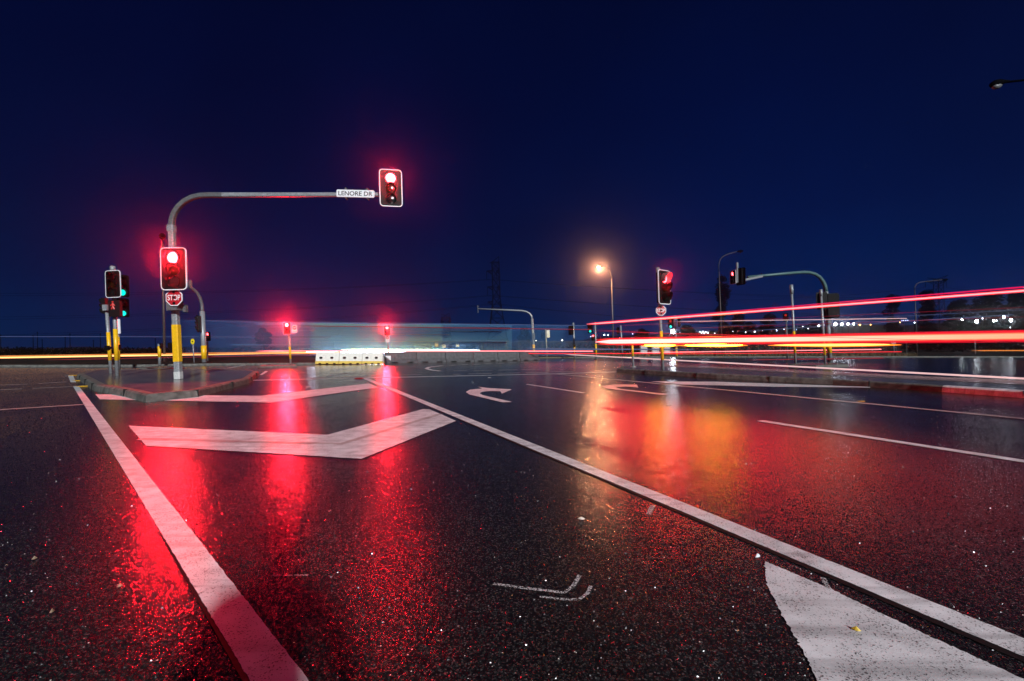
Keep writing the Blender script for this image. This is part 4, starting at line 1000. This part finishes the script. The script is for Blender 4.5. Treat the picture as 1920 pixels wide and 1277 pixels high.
for (x, y) in [(1005, 639), (1054, 638), (1133, 628), (1140, 628.5), (1108, 631), (1186, 626), (1213, 625), (1216, 624), (1275, 623.5), (1278, 624), (1283, 623), (1272, 626), (1312, 622), (1315, 624), (1318, 622), (1320, 625), (1323, 623),
               (1327, 624), (1375, 621), (1383, 621.5), (1430, 620), (1447, 619.5), (1455, 618), (1456, 620), (1470, 617), (1489, 616), (1493, 618), (1505, 612), (1515, 616), (1340, 625), (735, 657), (755, 656.5), (1398, 623), (1415, 622)]:
    flood(x, y, rnd.choice((1.6, 2.0, 2.6)), rnd.choice(('flood_dim', 'flood_dim', 'flood_blue')), 200 if x > 1000 else 75, 'tiny pale lamp low on the horizon behind the traffic', 'tiny pale lamps on the horizon')

# ------------------------------------------------------------------ light left by traffic: glowing bars hanging over the lanes
emit('trail_head', (0.66, 0.80, 1.0), 26.0)
emit('trail_core', (1.0, 0.046, 0.03), 24.0)
emit('trail_core_soft', (1.0, 0.14, 0.07), 2.2)
emit('trail_red', (1.0, 0.010, 0.022), 1.4)
emit('trail_pink', (1.0, 0.17, 0.18), 3.4)
emit('trail_magenta', (0.90, 0.006, 0.10), 0.9, sampling='NONE')
emit('trail_deep', (0.9, 0.006, 0.03), 0.8, sampling='NONE')
emit('trail_ember', (1.0, 0.22, 0.012), 1.8, sampling='NONE')
emit('trail_amber', (1.0, 0.50, 0.016), 38.0)
emit('trail_amber_soft', (1.0, 0.30, 0.06), 5.0)
emit('trail_orange', (1.0, 0.30, 0.05), 1.0, sampling='NONE')
emit('trail_gold', (1.0, 0.50, 0.16), 2.2, sampling='NONE')
emit('trail_white', (1.0, 0.62, 0.62), 0.9, sampling='NONE')
emit('trail_blue', (0.30, 0.42, 0.90), 0.22, sampling='NONE')
emit('trail_dim_red', (0.75, 0.01, 0.05), 0.30, sampling='NONE')
def fade_core(name, half, stops):
    m, t, b = new_mat(name); b.inputs['Base Color'].default_value = (.02, .02, .02, 1)
    co = nd(t, 'ShaderNodeTexCoord'); sx = nd(t, 'ShaderNodeSeparateXYZ'); t.links.new(co.outputs['Object'], sx.inputs[0])
    r = nd(t, 'ShaderNodeMapRange'); r.inputs['From Min'].default_value = -half; r.inputs['From Max'].default_value = half
    t.links.new(sx.outputs['X'], r.inputs['Value'])
    cr = nd(t, 'ShaderNodeValToRGB'); e = cr.color_ramp.elements
    for k, (p, c) in enumerate(stops):
        q = e[k] if k < 2 else e.new(p)
        q.position = p; q.color = (*[v / 40.0 for v in c], 1)
    t.links.new(r.outputs['Result'], cr.inputs['Fac']); t.links.new(cr.outputs['Color'], b.inputs['Emission Color'])
    b.inputs['Emission Strength'].default_value = 40.0
    m.cycles.emission_sampling = 'FRONT_BACK'
fade_core('trail_core_fade', 2.35, [(0.0, (40, 0.95, 0.95)), (1.0, (2.6, 0.40, 0.20)), (0.30, (40, 0.98, 0.85)), (0.55, (34, 0.90, 0.72)), (0.8, (11.0, 0.70, 0.44))])
def trail(a, b, w0, w1, mat, label, n=16, taper=(0.02, 0.0), group='light trails of passing traffic'):
    A, B = P(*a), P(*b); r0, r1 = M_(w0 / 2, a[2]), M_(w1 / 2, b[2]); m = MB(); pts, rs = [], []
    for i in range(n + 1):
        f = i / n; pts.append(A.lerp(B, f)); r = r0 + (r1 - r0) * f
        if taper[0] and f < taper[0]: r *= max(0.12, math.sqrt(f / taper[0]))
        if taper[1] and f > 1 - taper[1]: r *= max(0.12, math.sqrt((1 - f) / taper[1]))
        rs.append(r)
    if b[0] >= 2040:                                     # runs on past the edge of the view
        for f in (1.15, 1.35): pts.append(A.lerp(B, f)); rs.append(r1)
    m.tube(pts, rs, 8, True, up=(0, 0, 1)); o = m.build('light_trail', mat, origin=tuple(A.lerp(B, 0.5)))
    return tag(o, label, 'light trail', group)
YA, YB = 13.6, 5.75      # start and end of the near right hand lane path (px 2040)
trail((1100, 608, YA), (2040, 535.8, YB), 2.0, 3.2, 'trail_pink', 'bright upper red trail rising to the right edge')
trail((1099, 606.9, YA + .1), (2040, 533.4, YB + .03), 1.2, 1.5, 'trail_red', 'crimson fringe along the top of the bright upper trail')
trail((1101, 609.4, YA + .1), (2040, 538.3, YB + .03), 1.2, 1.5, 'trail_red', 'crimson fringe along the underside of the bright upper trail')
trail((1108, 605.4, YA + .2), (2040, 528.2, YB), 0.8, 3.2, 'trail_magenta', 'thin magenta trail just above the bright upper one')
trail((1150, 611, YA - 1), (2040, 571, YB), 0.5, 0.8, 'trail_dim_red', 'hair thin red trail below the bright upper one', 12)
trail((1250, 617, YA - 1), (2040, 590, YB), 0.5, 0.7, 'trail_dim_red', 'hair thin red trail midway between the two bright bundles', 12)
trail((1105, 621, YA), (2040, 645, YB), 0.6, 0.8, 'trail_dim_red', 'hair thin red trail sinking into the thick white one', 12)
trail((1440, 606.5, 24), (1990, 577, 16), 0.5, 0.8, 'trail_blue', 'hair thin bluish trail under the right mast arm', 12)
trail((1330, 612, 24), (1690, 601, 18), 0.5, 0.6, 'trail_blue', 'hair thin bluish trail crossing the bare capped post', 12)
trail((1118, 641, YA), (2040, 628.6, YB), 7, 8, 'trail_core_fade', 'thick white hot trail across the right half')
trail((1125, 637.4, YA + .15), (2040, 623.2, YB + .05), 1.4, 3.2, 'trail_core_soft', 'orange red trail right above the thick white one')
trail((1116, 636.6, YA + .2), (2040, 620.2, YB + .05), 2.2, 3.4, 'trail_red', 'red trail along the top of the thick white one')
trail((1130, 634.4, YA + .2), (2040, 617.2, YB + .05), 1.0, 2.0, 'trail_deep', 'dark red trail topmost of the thick bundle')
trail((1122, 644.6, YA + .15), (2040, 633.4, YB + .05), 1.6, 2.6, 'trail_core_soft', 'orange red trail right below the thick white one')
trail((1120, 646.2, YA + .3), (2040, 636.6, YB + .05), 1.6, 3.0, 'trail_red', 'red trail along the underside of the thick white one')
trail((1150, 647.6, YA + .3), (2040, 639.8, YB + .05), 0.8, 1.8, 'trail_deep', 'dark red trail lowest of the thick bundle')
trail((1202, 648.2, 12.5), (1274, 648.0, 11.8), 6.4, 6.4, 'trail_ember', 'orange rim of the short amber blink by the stop sign post', 18, (0.5, 0.5))
trail((1272, 648.0, 11.5), (1402, 647.6, 10.4), 6.4, 6.4, 'trail_ember', 'orange rim of the longer amber blink in mid lane', 18, (0.6, 0.35))
trail((1440, 647.6, 9.7), (1690, 646.6, 8.3), 6.0, 8.2, 'trail_ember', 'orange rim of the longest amber blink by the capped posts', 18, (0.45, 0.45))
trail((1208, 647.8, 12.3), (1266, 647.4, 11.6), 4.6, 4.6, 'trail_amber', 'short amber blink crossing the right stop sign post', 18, (0.5, 0.5))
trail((1284, 647.6, 11.3), (1392, 647.0, 10.2), 4.6, 4.8, 'trail_amber', 'longer amber blink in the middle of the right lanes', 18, (0.6, 0.35))
trail((1452, 647.0, 9.5), (1668, 646.0, 8.1), 4.2, 6.2, 'trail_amber_soft', 'longest amber blink passing the two capped posts', 18, (0.45, 0.45))
trail((1180, 661.5, 36), (1652, 655, 34), 1.1, 1.3, 'trail_pink', 'low pink trail under the amber blinks', 12)
trail((1240, 664, 36), (1690, 659.5, 34), 0.9, 1.2, 'trail_red', 'lowest thin red trail under the amber blinks', 12)
trail((1820, 657.5, 40), (2040, 657, 40), 1.5, 1.8, 'trail_orange', 'short thin orange trail at the right edge', 10)
trail((1400, 675, 30), (1655, 671.5, 30), 1.4, 2.4, 'trail_dim_red', 'faint red trail low above the far road', 10)
trail((1060, 664.5, 46), (2050, 716.8, 13.0), 1.6, 4.2, 'trail_white', 'long pinkish white trail low behind the median island', 20)
trail((1560, 699, 19), (2050, 724, 12.6), 0.7, 1.4, 'trail_dim_red', 'faint second trail below the pinkish white one', 12)
trail((1262, 603, 26), (1700, 597, 17), 1.0, 1.2, 'trail_white', 'thin white trail under the bright upper red one', 10)
trail((1380, 622, 26), (1900, 590, 17), 0.8, 1.2, 'trail_blue', 'thin bluish trail crossing the right mast arm pole', 10)
trail((560, 611, 40), (1110, 618, 40), 1.2, 1.5, 'trail_dim_red', 'thin crimson trail level with the two red signals', 14)
trail((1110, 618, 40), (1520, 640, 30), 1.2, 1.4, 'trail_dim_red', 'thin crimson trail sinking behind the median post', 10)
trail((480, 658.3, 40), (1112, 658.6, 38), 2.2, 1.6, 'trail_pink', 'upper pink trail above the plastic and concrete barriers', 16)
trail((480, 662.5, 40), (1280, 663.0, 38), 1.5, 1.2, 'trail_red', 'lower red trail above the plastic and concrete barriers', 16)
trail((575, 660.0, 46.4), (775, 660.4, 46.4), 4.2, 3.0, 'trail_head', 'short blue white headlamp trail on top of the plastic barriers', 10, (0.2, 0.4))
trail((640, 655.5, 48), (900, 656.5, 48), 1.6, 1.2, 'trail_head', 'thin blue white headlamp trail fading out over the concrete barriers', 10, (0.2, 0.4))
trail((-150, 673, 27), (640, 660.5, 37), 3.2, 2.4, 'trail_gold', 'brightest golden trail across the left road', 16)
trail((-150, 669.6, 27), (620, 658.5, 37), 1.2, 1.2, 'trail_orange', 'thin orange trail above the golden one', 16)
trail((172, 665, 30), (640, 662.5, 37), 1.6, 1.6, 'trail_orange', 'short orange trail starting at the twin posts', 12)
trail((82, 675, 28), (660, 664, 36), 1.2, 1.4, 'trail_dim_red', 'thin red trail below the golden one', 14)
trail((330, 600.5, 42), (1100, 610.5, 40), 1.0, 1.0, 'trail_blue', 'faint pale blue trail at the height of a lorry roof', 14)
trail((-60, 631, 42), (620, 632, 42), 0.9, 0.9, 'trail_blue', 'faint pale blue trail above the golden one at the left', 14)
trail((975, 654.3, 40), (1300, 655.5, 40), 3.0, 2.0, 'trail_blue', 'short soft blue trail behind the bare mast arm', 10)

# ------------------------------------------------------------------ the photographer, standing behind the camera (casts the soft shadow on the edge line)
def photographer(x, y):
    t = thing('person', 'person in a dark rain jacket standing by the camera, arms bent', 'person', (x, y, 0.0))
    def skin(name, nodes, edges, mat, sub=2):
        me = bpy.data.meshes.new(name); me.from_pydata([tuple(p) for p, r in nodes], edges, []); me.materials.append(MATS[mat])
        o = bpy.data.objects.new(name, me); C.objects.link(o); o.parent = t
        md = o.modifiers.new('skin', 'SKIN'); md.use_smooth_shade = True
        for i, (p, r) in enumerate(nodes): me.skin_vertices[0].data[i].radius = r if isinstance(r, tuple) else (r, r)
        me.skin_vertices[0].data[0].use_root = True
        sd = o.modifiers.new('sub', 'SUBSURF'); sd.levels = sub; sd.render_levels = sub
        return o
    N = [((0, 0, .95), (.16, .12)), ((0, 0, 1.15), (.15, .11)), ((0, 0, 1.38), (.18, .12)), ((0, .01, 1.50), (.07, .07)), ((0, .03, 1.57), (.06, .065)), ((0, .04, 1.66), (.085, .105)), ((0, .03, 1.75), (.07, .085))]
    E = [(i, i + 1) for i in range(6)]
    for sx in (-1, 1):
        k = len(N); N += [((sx * .10, 0, .86), (.095, .10)), ((sx * .12, .02, .48), .065), ((sx * .13, 0, .10), .045), ((sx * .14, .14, .04), (.045, .035))]
        E += [(0, k), (k, k + 1), (k + 1, k + 2), (k + 2, k + 3)]
        k = len(N); N += [((sx * .21, 0, 1.40), .06), ((sx * .25, .02, 1.12), .047), ((sx * .12, .24, 1.12), .034), ((sx * .08, .31, 1.14), (.038, .022))]
        E += [(2, k), (k, k + 1), (k + 1, k + 2), (k + 2, k + 3)]
        h = len(N) - 1
        for j in range(4):
            q = len(N); a = (j - 1.5) * .019; ln = (.055, .07, .075, .06)[3 - j]
            N += [((sx * .08 + a, .36, 1.15 + .004 * j), .0095), ((sx * .08 + a * 1.05 - sx * .012, .36 + ln * .5, 1.135), .009), ((sx * .08 + a - sx * .02, .36 + ln * .55, 1.11), .008)]
            E += [(h, q), (q, q + 1), (q + 1, q + 2)]
        q = len(N); N += [((sx * .045, .32, 1.16), .011), ((sx * .03, .355, 1.165), .009)]; E += [(h, q), (q, q + 1)]
    skin('body', N, E, 'clothes')
    b = MB(); N2 = 14
    for k in range(6):
        a0 = R(15 + 15 * k); 
    rings = []
    vs = [Vector((0, .02, 1.86)) + Vector((x, y, 0))]; fs = []
    for k in range(1, 6):
        f = R(18 * k)
        for i in range(N2):
            a = 2 * math.pi * i / N2; vs.append(Vector((x + .105 * math.sin(f) * math.cos(a), y + .02 + .125 * math.sin(f) * math.sin(a), 1.70 + .16 * math.cos(f))))
    fs += [(0, 1 + i, 1 + (i + 1) % N2) for i in range(N2)]
    for k in range(4): fs += [(1 + k * N2 + i, 1 + (k + 1) * N2 + i, 1 + (k + 1) * N2 + (i + 1) % N2, 1 + k * N2 + (i + 1) % N2) for i in range(N2)]
    b.add(vs, fs); b.build('hair', 'black', t, smooth=True)
photographer(0.32, -1.0)

# ------------------------------------------------------------------ small things on the road
def stud(px, py, label, mat='stud', z=0.0, s_=0.1):
    c = G(px, py, z); b = MB(); vs = [c + Vector((sx * s_ * q, sy * s_ * q, zz)) for q, zz in ((0.5, 0.002), (0.32, 0.02)) for sx, sy in ((-1, -1), (1, -1), (1, 1), (-1, 1))]
    b.add(vs, [(4, 5, 6, 7)] + [(i, (i + 1) % 4, 4 + (i + 1) % 4, 4 + i) for i in range(4)]); tag(b.build('road_stud', mat, origin=c), label, 'road stud', 'reflective road studs')
stud(138, 704.2, 'amber road stud farthest up beside the left island', s_=0.22); stud(148, 714.2, 'amber road stud halfway along the left island', s_=0.22); stud(157, 724.6, 'amber road stud nearest the left edge line', s_=0.22)
stud(674, 709.6, 'red road stud at the far end of the long diagonal line', 'sign_red', s_=0.3)
def leaf(px, py, size, mat, label, seed, name='leaf', group=None):
    c = G(px, py, 0.0); rnd = random.Random(seed); a = rnd.uniform(0, 3.14); b = MB(); d = Vector((math.cos(a), math.sin(a), 0)); n = Vector((-d.y, d.x, 0))
    vs = [c + d * size * x + n * size * y + Vector((0, 0, 0.006 + 0.25 * size * (x * x * 0.6 + y * y * 1.5))) for x, y in ((-0.5, 0), (-0.25, 0.2), (0.1, 0.24), (0.5, 0.02), (0.1, -0.22), (-0.25, -0.18))]
    b.add(vs + [c + Vector((0, 0, 0.02))], [(6, i, (i + 1) % 6) for i in range(6)]); tag(b.build(name, mat, origin=c), label, name, group)
leaf(1615, 753.5, 0.22, 'leaf_yellow', 'yellow fallen leaf on the thin right lane line', 1)
leaf(1090, 975, 0.045, 'litter', 'pale brown leaf lying left of the diagonal line', 2)
leaf(1254, 760, 0.2, 'litter', 'white scrap of paper in the amber reflection', 3, 'paper_scrap')
leaf(1420, 1045, 0.05, 'white', 'white chip of paint above the painted wedge', 4, 'paint_chip')
leaf(1605, 1184, 0.03, 'leaf_yellow', 'tiny tan leaf on the painted wedge', 6)
leaf(65, 1050, 0.022, 'bark_litter', 'small tan leaf in the lower left corner, upper one', 7); leaf(225, 1102, 0.022, 'bark_litter', 'small tan leaf nearest the left edge line', 8); leaf(98, 1150, 0.02, 'bark_litter', 'small tan leaf in the lower left corner, lower one', 9)
leaf(918, 708.7, 0.3, 'white', 'white scrap just below the stop line', 10, 'paper_scrap')
leaf(577, 726, 0.2, 'white', 'white scrap between the two red reflections', 11, 'paper_scrap')
def specks():
    rnd = random.Random(33); b = MB()
    for i in range(600):
        Y = 1.2 + 16 * rnd.random() ** 1.6; X = rnd.uniform(-1.15, 1.15) * Y; s_ = rnd.uniform(0.0008, 0.0022) * (1 + Y * 0.16); c = Vector((X, Y, 0.003))
        q = [Vector((rnd.uniform(-1, 1), rnd.uniform(-1, 1), 0)) for _ in range(2)]
        b.add([c + Vector((-s_, -s_ * .6, 0)), c + Vector((s_, -s_ * .7, 0)), c + Vector((s_ * .6, s_, 0)), c + Vector((-s_ * .7, s_ * .8, 0)), c + Vector((0, 0, s_ * 0.9))],
              [(0, 1, 4), (1, 2, 4), (2, 3, 4), (3, 0, 4)])
    tag(b.build('grit', 'litter'), 'pale grit scattered over the wet asphalt', 'grit', None, 'stuff')
specks()
def haze():
    m = bpy.data.materials.new('haze'); m.use_nodes = True; t = m.node_tree; t.nodes.clear()
    o_ = nd(t, 'ShaderNodeOutputMaterial'); v = nd(t, 'ShaderNodeVolumePrincipled')
    v.inputs['Color'].default_value = (0.9, 0.92, 0.98, 1); v.inputs['Density'].default_value = 0.0011; v.inputs['Anisotropy'].default_value = 0.97
    t.links.new(v.outputs[0], o_.inputs['Volume']); MATS['haze'] = m
    b = MB(); b.box((0, 150, 54), (1300, 420, 112)); h = b.build('haze', 'haze'); h['kind'] = 'stuff'
    h['label'] = 'thin wet night air glowing round the lamps'; h['category'] = 'haze'
haze()
def lorry_blur():  # scattering boxes added to imitate a passing lorry's motion blur
    def vol(name, d):
        m = bpy.data.materials.new(name); m.use_nodes = True; t = m.node_tree; t.nodes.clear()
        o_ = nd(t, 'ShaderNodeOutputMaterial'); v = nd(t, 'ShaderNodeVolumeScatter')
        v.inputs['Color'].default_value = (0.10, 0.33, 1.0, 1); v.inputs['Density'].default_value = d * 4.4; v.inputs['Anisotropy'].default_value = 0.0
        t.links.new(v.outputs[0], o_.inputs['Volume']); MATS[name] = m
    for k, (xa, xb, ya, yb, yl, dep, den, lb) in enumerate(LORRY_BLUR):
        vol('lorry_blur_vol_%d' % k, den); Y0, Y1 = 48.0 - dep, 48.0 + dep
        b = MB(); vs = []
        for x, yt in ((xa, ya), (xb, yb)):
            for Y in (Y0, Y1): vs += [Vector((P(x, 0, 48).x, Y, zat(yl, 48))), Vector((P(x, 0, 48).x, Y, zat(yt, 48)))]
        b.add(vs, [(0, 1, 3, 2), (4, 6, 7, 5), (0, 4, 5, 1), (2, 3, 7, 6), (0, 2, 6, 4), (1, 5, 7, 3)])
        o = b.build('spray_paint_and_blur', 'lorry_blur_vol_%d' % k, origin=P((xa + xb) / 2, yl, 48)); tag(o, lb, 'spray_paint_and_blur', None, 'stuff')  # one box of the imitated lorry blur
LORRY_BLUR = [(345, 1112, 601, 611, 668, 1.0, 0.018, 'long pale blue volume imitating a lorry blur over the far lanes'),
         (400, 1094, 602, 610.8, 667.6, 0.97, 0.018, 'long pale blue volume imitating a lorry blur starting right of the far left mast'),
         (452, 1060, 602.5, 610, 667.3, 0.94, 0.02, 'pale blue volume imitating a lorry blur starting left of the slim red signal'),
         (520, 960, 603, 609, 667, 0.9, 0.08, 'pale blue lorry blur volume between the two red signals'),
         (585, 830, 606, 610, 666, 0.8, 0.30, 'brightest lorry blur volume above the white barriers')]
_rs = random.Random(77); _y = 604.0
_w = ('uppermost', 'second highest', 'third highest', 'fourth highest', 'middle', 'fourth lowest', 'third lowest', 'second lowest', 'lowest')
for _k in range(9):
    _h = _rs.uniform(3.0, 6.0); _x0 = _rs.uniform(420, 610); _x1 = _rs.uniform(790, 1090)
    LORRY_BLUR.append((_x0, _x1, _y + (_x0 - 330) * 0.008, _y + (_x1 - 330) * 0.008, min(666, _y + _h), 0.55 + 0.02 * _k, _rs.uniform(0.06, 0.22), _w[_k] + ' level streak in the imitated lorry blur'))
    _y += 6.7
lorry_blur()
def aggregate():
    # proud wet stones of the road surface, the coarse grain that breaks up the reflections
    rnd = random.Random(5); b = MB(); vs, fs = [], []
    for i in range(72000):
        yy = 690 + (1300 - 690) * rnd.random() ** 1.25; Y = F / (yy - HY); X = (rnd.uniform(-40, 1960) - CX) / F * Y
        q = rnd.uniform(0.0028, 0.0060) * (1.0 if Y < 4 else 1.0 + (Y - 4) * 0.16); a = rnd.uniform(0, 6.283); ca, sa = math.cos(a) * q, math.sin(a) * q
        k = len(vs); dx, dy = rnd.uniform(-.5, .5) * q, rnd.uniform(-.5, .5) * q; h = q * rnd.uniform(0.22, 0.5)
        vs += [(X + ca, Y + sa, 0.0), (X - sa * .8, Y + ca * .8, 0.0), (X - ca, Y - sa, 0.0), (X + sa * .7, Y - ca * .7, 0.0), (X + dx, Y + dy, h + 0.0006)]
        fs += [(k, k + 1, k + 4), (k + 1, k + 2, k + 4), (k + 2, k + 3, k + 4), (k + 3, k, k + 4)]
    me = bpy.data.meshes.new('aggregate'); me.from_pydata(vs, [], fs); me.update(); me.materials.append(MATS['wet_stone'])
    o = bpy.data.objects.new('aggregate', me); C.objects.link(o); tag(o, 'coarse wet stones standing proud in the asphalt', 'aggregate', None, 'stuff')
aggregate()
for o in list(bpy.data.objects):
    if '_o' in o.keys(): del o['_o']
